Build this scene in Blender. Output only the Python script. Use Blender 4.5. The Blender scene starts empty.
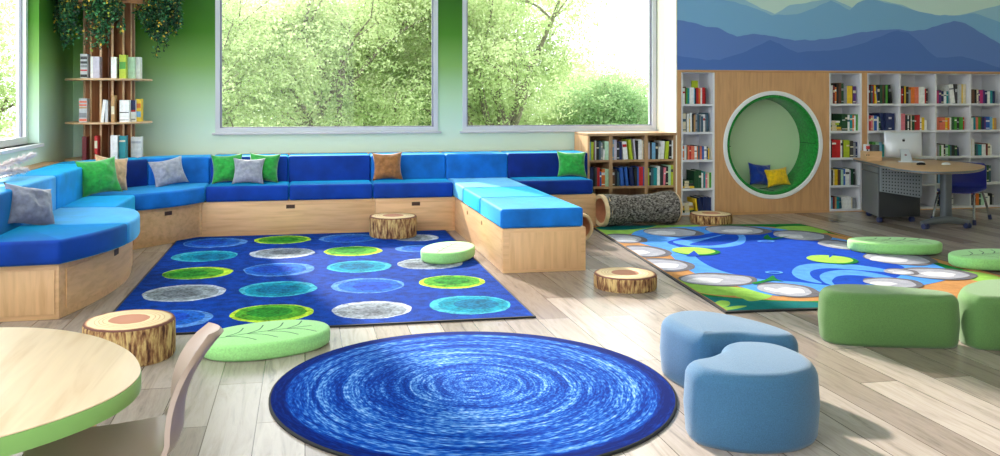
import bpy, bmesh, math, random
from mathutils import Vector, Matrix, noise
R = random.Random(7)
PI = math.pi
col = bpy.context.scene.collection
sc = bpy.context.scene

# ------------------------------------------------------------------ camera model
F, H, PY, PX, VX = 870.0, 1.3, 96.0, 465.0, 305.0
TH = math.atan2(PX - VX, F)
CT, ST = math.cos(TH), math.sin(TH)
def fl(px, py, z=0.0):                       # place where a picture point meets the level z
    d = F * (H - z) / (py - PY); l = (px - PX) / F * d
    return (l * CT + d * ST, -l * ST + d * CT)
def onY(px, py, Y):                          # place where it meets a wall parallel to the back wall
    l = (px - PX) / F; dx = l * CT + ST; dy = -l * ST + CT; t = Y / dy
    return (t * dx, H - (py - PY) / F * t)

# ------------------------------------------------------------------ materials
def lin(c):
    return tuple(((v / 255) / 12.92 if v / 255 <= 0.04045 else ((v / 255 + 0.055) / 1.055) ** 2.4) for v in c) + (1.0,)
def base_mat(name):
    m = bpy.data.materials.new(name); m.use_nodes = True
    nt = m.node_tree; b = nt.nodes['Principled BSDF']
    return m, nt, b
def N(nt, t, **kw):
    n = nt.nodes.new(t)
    for k, v in kw.items():
        setattr(n, k, v)
    return n
def ramp(nt, stops, interp='LINEAR'):
    r = nt.nodes.new('ShaderNodeValToRGB'); cr = r.color_ramp; cr.interpolation = interp
    while len(cr.elements) < len(stops): cr.elements.new(0.5)
    for e, (p, c) in zip(cr.elements, stops):
        e.position = p; e.color = lin(c) if len(c) == 3 else c
    return r
def coords(nt, kind='Object', scale=(1, 1, 1), rot=(0, 0, 0), loc=(0, 0, 0)):
    t = N(nt, 'ShaderNodeTexCoord'); mp = N(nt, 'ShaderNodeMapping')
    mp.inputs['Scale'].default_value = scale; mp.inputs['Rotation'].default_value = rot; mp.inputs['Location'].default_value = loc
    nt.links.new(t.outputs[kind], mp.inputs['Vector'])
    return mp.outputs['Vector']
def bump(nt, b, height, strength=0.3, dist=0.01):
    bp = N(nt, 'ShaderNodeBump'); bp.inputs['Strength'].default_value = strength; bp.inputs['Distance'].default_value = dist
    nt.links.new(height, bp.inputs['Height']); nt.links.new(bp.outputs['Normal'], b.inputs['Normal'])
_mc = {}
def plain(name, c, rough=0.5, metal=0.0, var=0.0, vscale=8.0, spec=0.5, bmp=0.0, bscale=60.0):
    if name in _mc: return _mc[name]
    m, nt, b = base_mat(name)
    b.inputs['Roughness'].default_value = rough; b.inputs['Metallic'].default_value = metal
    b.inputs['Specular IOR Level'].default_value = spec
    if var > 0:
        n = N(nt, 'ShaderNodeTexNoise'); n.inputs['Scale'].default_value = vscale; n.inputs['Detail'].default_value = 4
        nt.links.new(coords(nt), n.inputs['Vector'])
        r = ramp(nt, [(0.3, tuple(max(0, v * (1 - var)) for v in c)), (0.7, tuple(min(255, v * (1 + var)) for v in c))])
        nt.links.new(n.outputs['Fac'], r.inputs['Fac']); nt.links.new(r.outputs['Color'], b.inputs['Base Color'])
    else:
        b.inputs['Base Color'].default_value = lin(c)
    if bmp > 0:
        n2 = N(nt, 'ShaderNodeTexNoise'); n2.inputs['Scale'].default_value = bscale; n2.inputs['Detail'].default_value = 3
        nt.links.new(coords(nt), n2.inputs['Vector']); bump(nt, b, n2.outputs['Fac'], bmp, 0.01)
    _mc[name] = m
    return m
def wood(name, c1, c2, axis='X', rough=0.45, sc_=1.0):
    m, nt, b = base_mat(name)
    s = {'X': (1.2, 14, 14), 'Y': (14, 1.2, 14), 'Z': (14, 14, 1.2)}[axis]
    n = N(nt, 'ShaderNodeTexNoise'); n.inputs['Scale'].default_value = 2.2 * sc_; n.inputs['Detail'].default_value = 6; n.inputs['Distortion'].default_value = 0.6
    nt.links.new(coords(nt, scale=s), n.inputs['Vector'])
    r = ramp(nt, [(0.25, c2), (0.5, c1), (0.8, tuple(min(255, v * 1.06) for v in c1))])
    nt.links.new(n.outputs['Fac'], r.inputs['Fac']); nt.links.new(r.outputs['Color'], b.inputs['Base Color'])
    b.inputs['Roughness'].default_value = rough
    bump(nt, b, n.outputs['Fac'], 0.08, 0.004)
    return m
def velvet(name, c, sheen=(90, 190, 255), sw=0.7):
    m, nt, b = base_mat(name)
    n = N(nt, 'ShaderNodeTexNoise'); n.inputs['Scale'].default_value = 5; n.inputs['Detail'].default_value = 5
    nt.links.new(coords(nt), n.inputs['Vector'])
    r = ramp(nt, [(0.3, tuple(v * 0.85 for v in c)), (0.7, tuple(min(255, v * 1.12) for v in c))])
    nt.links.new(n.outputs['Fac'], r.inputs['Fac']); nt.links.new(r.outputs['Color'], b.inputs['Base Color'])
    b.inputs['Roughness'].default_value = 0.7
    b.inputs['Specular IOR Level'].default_value = 0.25
    b.inputs['Sheen Weight'].default_value = sw; b.inputs['Sheen Roughness'].default_value = 0.35
    b.inputs['Sheen Tint'].default_value = lin(sheen)
    n2 = N(nt, 'ShaderNodeTexNoise'); n2.inputs['Scale'].default_value = 300
    nt.links.new(coords(nt), n2.inputs['Vector']); bump(nt, b, n2.outputs['Fac'], 0.15, 0.003)
    return m
def fabric(name, c, var=0.12, scale=220, rough=0.85, bs=0.35, sheen=0.15):
    m, nt, b = base_mat(name)
    n = N(nt, 'ShaderNodeTexNoise'); n.inputs['Scale'].default_value = scale; n.inputs['Detail'].default_value = 3
    nt.links.new(coords(nt), n.inputs['Vector'])
    r = ramp(nt, [(0.3, tuple(v * (1 - var) for v in c)), (0.7, tuple(min(255, v * (1 + var)) for v in c))])
    nt.links.new(n.outputs['Fac'], r.inputs['Fac']); nt.links.new(r.outputs['Color'], b.inputs['Base Color'])
    b.inputs['Roughness'].default_value = rough; b.inputs['Specular IOR Level'].default_value = 0.2
    b.inputs['Sheen Weight'].default_value = sheen
    bump(nt, b, n.outputs['Fac'], bs, 0.004)
    return m

W_LIGHT = wood('pale_birch_x', (226, 180, 134), (210, 160, 114), 'X')
W_LIGHTZ = wood('pale_birch_z', (226, 180, 134), (210, 160, 114), 'Z')
W_LIGHTY = wood('pale_birch_y', (226, 180, 134), (210, 160, 114), 'Y')
W_OAK = wood('oak_veneer_z', (206, 158, 112), (192, 143, 98), 'Z')
W_OAKX = wood('oak_veneer_x', (198, 150, 104), (182, 134, 90), 'X')
W_CASE = wood('oak_case', (184, 146, 108), (164, 124, 88), 'Z')
W_TREE = wood('walnut_fins', (164, 112, 76), (136, 88, 58), 'Z')
W_TREEL = wood('pale_shelf', (214, 176, 136), (196, 156, 116), 'X')
W_TABLE = wood('table_birch', (234, 206, 176), (218, 184, 148), 'Y', 0.35, 0.8)
WHITE = plain('white_laminate', (228, 228, 234), 0.45)
WHITE_P = plain('white_paint', (238, 240, 242), 0.4)
CREAM = plain('cream_paint', (246, 240, 222), 0.7)
BLK = plain('black_edge', (22, 24, 30), 0.7)
DARK = plain('dark_slot', (70, 44, 30), 0.6)

# ------------------------------------------------------------------ mesh builder
class MB:
    def __init__(s): s.v = []; s.f = []; s.m = []
    def add(s, vs, fs, mi=0):
        b = len(s.v); s.v += [tuple(v) for v in vs]
        for k, f in enumerate(fs):
            s.f.append(tuple(b + i for i in f)); s.m.append(mi[k] if isinstance(mi, (list, tuple)) else mi)
        return s
    def box(s, x0, x1, y0, y1, z0, z1, mi=0, M=None):
        vs = [(x, y, z) for z in (z0, z1) for y in (y0, y1) for x in (x0, x1)]
        if M is not None: vs = [M @ Vector(v) for v in vs]
        return s.add(vs, [(0, 2, 3, 1), (4, 5, 7, 6), (0, 1, 5, 4), (2, 6, 7, 3), (0, 4, 6, 2), (1, 3, 7, 5)], mi)
    def prism(s, pts, z0, z1, side=0, top=None, bottom=None, M=None):
        n = len(pts); area = sum(pts[i][0] * pts[(i + 1) % n][1] - pts[(i + 1) % n][0] * pts[i][1] for i in range(n))
        if area < 0: pts = pts[::-1]
        vs = [(x, y, z0) for x, y in pts] + [(x, y, z1) for x, y in pts]
        if M is not None: vs = [M @ Vector(v) for v in vs]
        fs = [(i, (i + 1) % n, n + (i + 1) % n, n + i) for i in range(n)] + [tuple(range(n, 2 * n)), tuple(range(n - 1, -1, -1))]
        return s.add(vs, fs, [side] * n + [side if top is None else top, side if bottom is None else bottom])
    def rings(s, rings, mi=0, caps=True, capm=None):
        n = len(rings[0]); vs = [v for r in rings for v in r]; fs = []; ms = []
        for k in range(len(rings) - 1):
            for i in range(n):
                j = (i + 1) % n
                fs.append((k * n + i, k * n + j, (k + 1) * n + j, (k + 1) * n + i)); ms.append(mi[k] if isinstance(mi, (list, tuple)) else mi)
        if caps:
            fs.append(tuple(range(n - 1, -1, -1))); ms.append(mi[0] if isinstance(mi, (list, tuple)) else mi)
            L = (len(rings) - 1) * n
            fs.append(tuple(range(L, L + n))); ms.append(capm if capm is not None else (mi[-1] if isinstance(mi, (list, tuple)) else mi))
        return s.add(vs, fs, ms)
    def lathe(s, prof, c=(0, 0, 0), n=32, mi=0, caps=True, M=None, capm=None):
        rs = []
        for r, z in prof:
            ring = [Vector((r * math.cos(2 * PI * i / n), r * math.sin(2 * PI * i / n), z)) for i in range(n)]
            if M is not None: ring = [M @ v for v in ring]
            rs.append([(v[0] + c[0], v[1] + c[1], v[2] + c[2]) for v in ring])
        return s.rings(rs, mi, caps, capm)
    def tube(s, pts, r, n=8, mi=0):
        P = [Vector(p) for p in pts]; rs = []
        up = Vector((0, 0, 1))
        for i, p in enumerate(P):
            t = (P[min(i + 1, len(P) - 1)] - P[max(i - 1, 0)]).normalized()
            a = t.cross(up if abs(t.dot(up)) < 0.95 else Vector((1, 0, 0))).normalized(); b = t.cross(a)
            rr = r[i] if isinstance(r, (list, tuple)) else r
            rs.append([p + (a * math.cos(2 * PI * k / n) + b * math.sin(2 * PI * k / n)) * rr for k in range(n)])
        return s.rings(rs, mi)
    def build(s, name, mats, parent=None, origin=None, bevel=0.0, seg=2, smooth=True, ang=35.0, fix=True, sub=0):
        if parent is not None: origin = parent.matrix_basis.translation if origin is None else origin
        if origin is None:
            xs = [v[0] for v in s.v]; ys = [v[1] for v in s.v]; zs = [v[2] for v in s.v]
            origin = ((min(xs) + max(xs)) / 2, (min(ys) + max(ys)) / 2, min(zs))
        o0 = Vector(origin)
        me = bpy.data.meshes.new(name)
        me.from_pydata([tuple(Vector(v) - o0) for v in s.v], [], s.f)
        mats = mats if isinstance(mats, (list, tuple)) else [mats]
        for m in mats: me.materials.append(m)
        for p, mi in zip(me.polygons, s.m): p.material_index = mi
        if bevel > 0 or fix:
            bm = bmesh.new(); bm.from_mesh(me)
            if fix: bmesh.ops.recalc_face_normals(bm, faces=bm.faces)
            if bevel > 0:
                es = [e for e in bm.edges if len(e.link_faces) == 2 and e.calc_face_angle(0) > math.radians(30)]
                bmesh.ops.bevel(bm, geom=es, offset=bevel, segments=seg, profile=0.5, affect='EDGES', clamp_overlap=True)
            bm.to_mesh(me); bm.free()
        if smooth:
            for p in me.polygons: p.use_smooth = True
            if ang < 180: me.set_sharp_from_angle(angle=math.radians(ang))
        me.update()
        o = bpy.data.objects.new(name, me); col.objects.link(o)
        if parent is not None:
            o.parent = parent; o.location = (0, 0, 0)
        else: o.location = o0
        if sub:
            md = o.modifiers.new('smooth', 'SUBSURF'); md.levels = sub; md.render_levels = sub
        return o
def tag(o, label, cat, group=None, kind=None):
    o['label'] = label; o['category'] = cat
    if group: o['group'] = group
    if kind: o['kind'] = kind
    return o
def empty(name, loc, label, cat, group=None):
    o = bpy.data.objects.new(name, None); o.empty_display_size = 0.1; col.objects.link(o); o.location = loc
    return tag(o, label, cat, group)
def struct(o, label, cat):
    o['kind'] = 'structure'; o['label'] = label; o['category'] = cat
    return o
def copy_tree(src, loc, rz, label):
    c = src.copy(); col.objects.link(c); c.location = loc; c.rotation_euler = (0, 0, rz); c['label'] = label
    for ch in src.children:
        d = ch.copy(); col.objects.link(d); d.parent = c
        for g in ch.children:
            e = g.copy(); col.objects.link(e); e.parent = d
    return c
def spline(pts, n=8, closed=True):
    out = []; L = len(pts)
    for i in range(L if closed else L - 1):
        g = (lambda k: pts[k % L]) if closed else (lambda k: pts[max(0, min(L - 1, k))])
        p0, p1, p2, p3 = g(i - 1), g(i), g(i + 1), g(i + 2)
        for k in range(n):
            t = k / n
            out.append(tuple(0.5 * ((2 * b) + (c - a) * t + (2 * a - 5 * b + 4 * c - d) * t * t + (3 * b - a - 3 * c + d) * t ** 3) for a, b, c, d in zip(p0, p1, p2, p3)))
    if not closed: out.append(tuple(pts[-1]))
    return out
def inset(pts, d):
    n = len(pts); area = sum(pts[i][0] * pts[(i + 1) % n][1] - pts[(i + 1) % n][0] * pts[i][1] for i in range(n))
    sg = 1 if area > 0 else -1; out = []
    for i in range(n):
        a, b = pts[i - 1], pts[(i + 1) % n]
        tx, ty = b[0] - a[0], b[1] - a[1]; L = math.hypot(tx, ty) or 1
        out.append((pts[i][0] - sg * ty / L * d, pts[i][1] + sg * tx / L * d))
    return out

# ------------------------------------------------------------------ room
WL, BW, SY = -2.3, 9.35, 8.83          # left wall, back wall, front of the book wall
RX, FY, CZ = 9.6, -1.2, 4.3
# floor
def floor_mat():
    m, nt, b = base_mat('oak_plank_floor')
    v = coords(nt, rot=(0, 0, -PI / 2))
    br = N(nt, 'ShaderNodeTexBrick'); br.offset = 0.37; br.inputs['Scale'].default_value = 1.0
    br.inputs['Brick Width'].default_value = 1.35; br.inputs['Row Height'].default_value = 0.19
    br.inputs['Mortar Size'].default_value = 0.0022; br.inputs['Mortar Smooth'].default_value = 0.1; br.inputs['Bias'].default_value = 0.0
    br.inputs['Color1'].default_value = lin((194, 184, 178)); br.inputs['Color2'].default_value = lin((146, 132, 124)); br.inputs['Mortar'].default_value = lin((98, 86, 76))
    nt.links.new(v, br.inputs['Vector'])
    n = N(nt, 'ShaderNodeTexNoise'); n.inputs['Scale'].default_value = 2.4; n.inputs['Detail'].default_value = 8; n.inputs['Roughness'].default_value = 0.65; n.inputs['Distortion'].default_value = 0.8
    nt.links.new(coords(nt, scale=(9, 0.9, 1)), n.inputs['Vector'])
    r = ramp(nt, [(0.3, (96, 78, 66)), (0.42, (190, 174, 162)), (0.56, (224, 212, 204)), (0.72, (146, 138, 136))])
    nt.links.new(n.outputs['Fac'], r.inputs['Fac'])
    mx = N(nt, 'ShaderNodeMix', data_type='RGBA', blend_type='MULTIPLY'); mx.inputs[0].default_value = 0.6
    sc2 = N(nt, 'ShaderNodeMix', data_type='RGBA', blend_type='MIX'); sc2.inputs[0].default_value = 0.0
    nt.links.new(br.outputs['Color'], mx.inputs[6]); nt.links.new(r.outputs['Color'], mx.inputs[7])
    hs = N(nt, 'ShaderNodeHueSaturation'); hs.inputs['Value'].default_value = 1.12; hs.inputs['Saturation'].default_value = 0.9
    nt.links.new(mx.outputs[2], hs.inputs['Color']); nt.links.new(hs.outputs['Color'], b.inputs['Base Color'])
    b.inputs['Roughness'].default_value = 0.26
    bump(nt, b, br.outputs['Fac'], -0.25, 0.003)
    return m
struct(MB().box(WL, RX, FY, BW, -0.12, 0, 0).build('floor', floor_mat(), origin=(0, 0, 0), smooth=False), 'grey oak plank floor of the reading room', 'floor')
# graded green paint
def ombre(name, lift=0.0):
    m, nt, b = base_mat(name)
    t = N(nt, 'ShaderNodeTexCoord'); sp = N(nt, 'ShaderNodeSeparateXYZ'); nt.links.new(t.outputs['Object'], sp.inputs[0])
    mr = N(nt, 'ShaderNodeMapRange'); mr.inputs['From Min'].default_value = 0.6; mr.inputs['From Max'].default_value = 2.5
    nt.links.new(sp.outputs['Z'], mr.inputs['Value'])
    r = ramp(nt, [(0.0, (222, 244, 232)), (0.18, (208, 236, 220)), (0.36, (186, 220, 180)), (0.54, (134, 180, 96)), (0.72, (72, 134, 28)), (0.92, (44, 104, 10))])
    nt.links.new(mr.outputs['Result'], r.inputs['Fac']); nt.links.new(r.outputs['Color'], b.inputs['Base Color'])
    b.inputs['Roughness'].default_value = 0.75
    return m
OMB = ombre('graded_green_paint')
# window rectangles on the back wall
WZ0, WZ1 = 0.92, 3.9
w1 = (-0.915, 1.42); w2 = (1.69, 3.93)
T = 0.22
mb = MB()
mb.box(WL - T, w1[0], BW, BW + T, 0, CZ); mb.box(w1[1], w2[0], BW, BW + T, 0, CZ)
mb.box(w1[0], w1[1], BW, BW + T, 0, WZ0); mb.box(w2[0], w2[1], BW, BW + T, 0, WZ0)
mb.box(w2[1], w2[1] + .6, BW, BW + T, 0, CZ)
mb.box(w1[0], w1[1], BW, BW + T, WZ1, CZ); mb.box(w2[0], w2[1], BW, BW + T, WZ1, CZ)
struct(mb.build('wall_back', OMB, origin=(0, 0, 0), smooth=False), 'back wall painted mint fading up to deep green around two big windows', 'wall')
# left wall with an opening
LY0, LY1, LZ0, LZ1 = 0.2, 8.2, 0.885, 3.9
TL = 0.172
mb = MB()
mb.box(WL - TL, WL, FY, LY0, 0, CZ); mb.box(WL - TL, WL, LY1, BW, 0, CZ)
mb.box(WL - TL, WL, LY0, LY1, 0, LZ0); mb.box(WL - TL, WL, LY0, LY1, LZ1, CZ)
struct(mb.build('wall_left', OMB, origin=(0, 0, 0), smooth=False), 'left wall painted mint fading up to green around a white window', 'wall')
# book wall block: painted wall above the shelves and behind them
MBLUE = [plain('mural_sky', (206, 232, 226), 0.75), plain('mural_far', (156, 200, 224), 0.75), plain('mural_peak', (128, 180, 222), 0.75),
         plain('mural_mid', (98, 132, 202), 0.75), plain('mural_near', (80, 118, 192), 0.75)]
SX0 = 3.953
mb = MB()
mb.box(SX0, RX, SY + 0.005, SY + 0.5, 1.585, CZ, [0, 0, 0, 0, 5, 0])
mb.box(SX0, RX, SY + 0.36, SY + 0.5, 0, 1.584, 5)
mb.box(SX0 - 0.014, SX0 - 0.001, SY - 0.004, BW - .002, 0, CZ, 5)
def zp(px, py): return onY(px, py, SY)
ridges = [
 (1, [(676, -8), (700, -8), (740, -3), (757, 6), (775, 14), (790, 5), (812, 2), (830, -2), (842, 3), (856, 9), (872, -1), (888, 2), (902, 5), (925, 14), (940, 16), (960, 15), (985, 9), (1004, 4), (1100, -10)]),
 (2, [(676, -4), (705, -4), (735, 2), (757, 9), (772, 15), (797, 14), (815, 8), (831, 0), (836, 3), (850, 10), (858, 3), (868, -1), (880, 1), (900, 6), (920, 12), (935, 15), (955, 16), (975, 13), (1000, 22), (1100, 30)]),
 (3, [(676, 20), (692, 22), (706, 26), (718, 28), (730, 34), (737, 36), (752, 34), (765, 35), (780, 38), (795, 40), (815, 40), (835, 38), (850, 35), (862, 32), (880, 30), (899, 29), (912, 31), (924, 30), (940, 25), (954, 21), (966, 24), (977, 30), (990, 38), (1000, 43), (1100, 60)]),
 (4, [(676, 55), (690, 58), (706, 60), (720, 60), (738, 54), (755, 47), (770, 40), (780, 44), (790, 50), (798, 53), (815, 51), (832, 51), (845, 48), (857, 45), (868, 41), (880, 36), (898, 30), (908, 33), (917, 40), (927, 50), (937, 58), (950, 57), (963, 57), (975, 60), (990, 65), (1000, 68), (1100, 69)])]
for mi, rg in ridges:
    Yl = SY + 0.005 - 0.0012 * mi
    P = []
    for a, b in zip(rg, rg[1:]):
        for k in range(4):
            t = k / 4; px, py = a[0] + (b[0] - a[0]) * t, a[1] + (b[1] - a[1]) * t
            x, z = zp(px, py + 1.2 * noise.noise(Vector((px * 0.12, mi * 9.1, 0)))); P.append((max(SX0, min(RX, x)), z))
    x, z = zp(*rg[-1]); P.append((min(RX, x), z))
    for a, b in zip(P, P[1:]):
        mb.add([(a[0], Yl, 1.58), (b[0], Yl, 1.58), (b[0], Yl, b[1]), (a[0], Yl, a[1])], [(0, 1, 2, 3)], mi)
struct(mb.build('wall_mural', MBLUE + [CREAM], origin=(0, 0, 0), smooth=False, fix=False), 'wall above the shelves painted with layered blue mountains', 'wall')
struct(MB().box(WL, RX, FY, BW, CZ, CZ + 0.15).build('ceiling', plain('ceiling_paint', (244, 244, 242), 0.8), smooth=False), 'white ceiling', 'ceiling')
struct(MB().box(1.1, RX + .2, FY - .2, FY, 0, CZ).build('fill_block_wall', CREAM, smooth=False), 'cream wall part behind the viewer, added unseen to shape the fill light', 'wall')  # added out of view: cuts front fill, gap at left lets daylight in
struct(MB().box(RX, RX + 0.2, FY, BW, 0, CZ).build('wall_right', CREAM, smooth=False), 'cream wall beyond the book wall', 'wall')

# glass
def glass_mat():
    m = bpy.data.materials.new('window_glass'); m.use_nodes = True; nt = m.node_tree
    nt.nodes.remove(nt.nodes['Principled BSDF']); out = nt.nodes['Material Output']
    tr = N(nt, 'ShaderNodeBsdfTransparent'); gl = N(nt, 'ShaderNodeBsdfGlossy'); gl.inputs['Roughness'].default_value = 0.02
    mx = N(nt, 'ShaderNodeMixShader'); mx.inputs[0].default_value = .012
    nt.links.new(tr.outputs[0], mx.inputs[1]); nt.links.new(gl.outputs[0], mx.inputs[2])
    nt.links.new(mx.outputs[0], out.inputs['Surface'])
    return m
GLASS = glass_mat()
FRAME = plain('window_frame_grey', (206, 208, 216), 0.4)
FRAME_D = plain('window_gasket', (140, 140, 158), 0.5)
def back_window(n, x0, x1, label):
    e = empty('window_%d' % n, ((x0 + x1) / 2, BW, WZ0), label, 'window'); e['kind'] = 'structure'
    f = MB(); w = 0.045; y0, y1 = BW - 0.015, BW + 0.07
    f.box(x0, x1, y0, y1, WZ0, WZ0 + w); f.box(x0, x1, y0, y1, WZ1 - w, WZ1)
    f.box(x0, x0 + w, y0, y1, WZ0 + w, WZ1 - w); f.box(x1 - w, x1, y0, y1, WZ0 + w, WZ1 - w)
    i = 0.018; a, b_ = x0 + w, x1 - w; yb0, yb1 = BW + 0.02, BW + 0.05
    f.box(a, a + i, yb0, yb1, WZ0 + w, WZ1 - w, 1); f.box(b_ - i, b_, yb0, yb1, WZ0 + w, WZ1 - w, 1); f.box(a + i, b_ - i, yb0, yb1, WZ0 + w, WZ0 + w + i * .6, 1)
    fo = f.build('frame', [FRAME, FRAME_D], e, smooth=False)
    MB().box(x0 + w, x1 - w, BW + 0.036, BW + 0.042, WZ0 + w, WZ1 - w).build('pane', GLASS, e, smooth=False)
    MB().box(x0 - 0.03, x1 + 0.03 if n == 1 else SX0, BW - 0.05, BW + 0.005, WZ0 - 0.022, WZ0).build('window_sill', FRAME, e, bevel=0.004)
back_window(1, w1[0], w1[1], 'wide window in the green wall behind the blue sofa')
back_window(2, w2[0], w2[1], 'wide window above the brown bookcase')
e = empty('window_3', (WL, (LY0 + LY1) / 2, LZ0), 'white framed window in the left wall', 'window'); e['kind'] = 'structure'
f = MB(); xa, xb = WL - 0.17, WL - 0.09; w = 0.06
f.box(xa, xb, LY0, LY1, LZ0, LZ0 + w); f.box(xa, xb, LY0, LY1, LZ1 - w, LZ1)
f.box(xa, xb, LY1 - w, LY1, LZ0 + w, LZ1 - w); f.box(xa, xb, LY0, LY0 + w, LZ0 + w, LZ1 - w)
[f.box(xa, xb, ym, ym + .08, LZ0 + w, LZ1 - w) for ym in (2.8, 5.5)]; f.box(xa + .03, xb - .03, LY1 - w - .02, LY1 - w, LZ0 + w, LZ1 - w, 1)
f.build('frame', [WHITE_P, FRAME_D], e, smooth=False)
MB().box(xa + 0.035, xa + 0.041, LY0 + w, LY1 - w, LZ0 + w, LZ1 - w).build('pane', GLASS, e, smooth=False)
MB().box(xb - 0.02, WL + 0.04, LY0 - 0.03, LY1 + 0.02, LZ0 - 0.03, LZ0).build('window_sill', WHITE_P, e, bevel=0.004)

# ------------------------------------------------------------------ rugs
def carpet(name, c, var=0.18, scale=160):
    m, nt, b = base_mat(name)
    n = N(nt, 'ShaderNodeTexNoise'); n.inputs['Scale'].default_value = scale; n.inputs['Detail'].default_value = 2
    n2 = N(nt, 'ShaderNodeTexNoise'); n2.inputs['Scale'].default_value = 14; n2.inputs['Detail'].default_value = 5
    v = coords(nt); nt.links.new(v, n.inputs['Vector']); nt.links.new(v, n2.inputs['Vector'])
    ad = N(nt, 'ShaderNodeMath', operation='ADD'); nt.links.new(n.outputs['Fac'], ad.inputs[0]); nt.links.new(n2.outputs['Fac'], ad.inputs[1])
    hf = N(nt, 'ShaderNodeMath', operation='MULTIPLY'); hf.inputs[1].default_value = 0.5; nt.links.new(ad.outputs[0], hf.inputs[0])
    r = ramp(nt, [(0.35, tuple(v_ * (1 - var) for v_ in c)), (0.65, tuple(min(255, v_ * (1 + var)) for v_ in c))])
    nt.links.new(hf.outputs[0], r.inputs['Fac']); nt.links.new(r.outputs['Color'], b.inputs['Base Color'])
    b.inputs['Roughness'].default_value = 0.95; b.inputs['Specular IOR Level'].default_value = 0.08
    bump(nt, b, n.outputs['Fac'], 0.5, 0.004)
    return m
def ring_rug_mat():
    m, nt, b = base_mat('blue_ring_pile')
    t = N(nt, 'ShaderNodeTexCoord'); sp = N(nt, 'ShaderNodeSeparateXYZ'); nt.links.new(t.outputs['Object'], sp.inputs[0])
    def mth(op, a, b2=None):
        q = N(nt, 'ShaderNodeMath', operation=op)
        for i, x in enumerate((a, b2)):
            if x is None: continue
            if isinstance(x, (int, float)): q.inputs[i].default_value = x
            else: nt.links.new(x, q.inputs[i])
        return q.outputs[0]
    r2 = mth('SQRT', mth('ADD', mth('MULTIPLY', sp.outputs[0], sp.outputs[0]), mth('MULTIPLY', sp.outputs[1], sp.outputs[1])))
    cx = N(nt, 'ShaderNodeCombineXYZ'); an = mth('ARCTAN2', sp.outputs[1], sp.outputs[0])
    nt.links.new(mth('MULTIPLY', r2, 26.0), cx.inputs[0]); nt.links.new(mth('MULTIPLY', mth('ABSOLUTE', an), 0.9), cx.inputs[1])
    n = N(nt, 'ShaderNodeTexNoise'); n.inputs['Scale'].default_value = 1.0; n.inputs['Detail'].default_value = 5; n.inputs['Roughness'].default_value = 0.72
    nt.links.new(cx.outputs[0], n.inputs['Vector'])
    cx2 = N(nt, 'ShaderNodeCombineXYZ'); nt.links.new(mth('MULTIPLY', r2, 110.0), cx2.inputs[0]); nt.links.new(mth('MULTIPLY', mth('ABSOLUTE', an), 16.0), cx2.inputs[1])
    n3 = N(nt, 'ShaderNodeTexNoise'); n3.inputs['Scale'].default_value = 1.0; n3.inputs['Detail'].default_value = 3; nt.links.new(cx2.outputs[0], n3.inputs['Vector'])
    f_ = mth('ADD', mth('MULTIPLY', n.outputs['Fac'], 0.62), mth('MULTIPLY', n3.outputs['Fac'], 0.38))
    edge = N(nt, 'ShaderNodeMapRange'); edge.inputs['From Min'].default_value = 0.80; edge.inputs['From Max'].default_value = 0.84; edge.inputs['To Max'].default_value = -0.2
    nt.links.new(r2, edge.inputs['Value'])
    f2 = mth('ADD', f_, edge.outputs['Result'])
    r = ramp(nt, [(0.30, (2, 26, 100)), (0.44, (2, 48, 142)), (0.51, (18, 82, 178)), (0.57, (84, 140, 212)), (0.66, (170, 202, 236))])
    nt.links.new(f2, r.inputs['Fac']); nt.links.new(r.outputs['Color'], b.inputs['Base Color'])
    b.inputs['Roughness'].default_value = 0.95; b.inputs['Specular IOR Level'].default_value = 0.08
    bump(nt, b, n3.outputs['Fac'], 0.5, 0.004)
    return m
rc = (0.735, 3.81); rr = 0.888
mb = MB(); mb.lathe([(rr, 0), (rr, 0.008), (rr - 0.006, 0.012)], (0, 0, 0), 96, 0, True)
mb.lathe([(rr - 0.008, 0.0118), (rr - 0.014, 0.0135), (0.01, 0.0135)], (0, 0, 0), 96, 1, False)
mb.lathe([(0.0101, 0.0135), (0.0001, 0.0135)], (0, 0, 0), 96, 1, False)
mb.v = [(x + rc[0], y + rc[1], z) for x, y, z in mb.v]
tag(mb.build('round_rug', [BLK, ring_rug_mat()], origin=(rc[0], rc[1], 0)), 'round rug in streaked rings of blue lying on the bare floor', 'rug')
# dotted rug
D_BLUE = carpet('rug_royal_blue', (2, 52, 138), .3, 220)
DOT = {'b': (carpet('dot_blue_rim', (74, 120, 186), 0.3, 60), carpet('dot_blue', (26, 84, 172), 0.3, 60), carpet('dot_blue_core', (18, 62, 160), 0.3, 60)),
       'g': (carpet('dot_green_rim', (156, 186, 50), 0.3, 60), carpet('dot_green', (72, 140, 40), 0.3, 60), carpet('dot_green_core', (38, 116, 38), 0.3, 60)),
       't': (carpet('dot_teal_rim', (56, 152, 178), 0.25, 60), carpet('dot_teal', (10, 124, 152), 0.25, 60), carpet('dot_teal_core', (4, 94, 132), 0.3, 60)),
       's': (carpet('dot_grey_rim', (158, 166, 182), 0.3, 60), carpet('dot_grey', (122, 130, 140), 0.3, 60), carpet('dot_grey_core', (98, 104, 114), 0.35, 60))}
x0, x1, y0, y1 = -1.13, 1.33, 4.935, 8.27
mb = MB(); mb.box(x0, x1, y0, y1, 0, 0.011, 0); mb.add([(x0 + .02, y0 + .02, .0118), (x1 - .02, y0 + .02, .0118), (x1 - .02, y1 - .02, .0118), (x0 + .02, y1 - .02, .0118)], [(0, 1, 2, 3)], 1)
mb.box(x0 + .012, x1 - .012, y0 + .012, y1 - .012, .002, .0117, 1)
mats = [BLK, D_BLUE]; key = {}
for k in 'bgts':
    key[k] = len(mats); mats += list(DOT[k])
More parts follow.
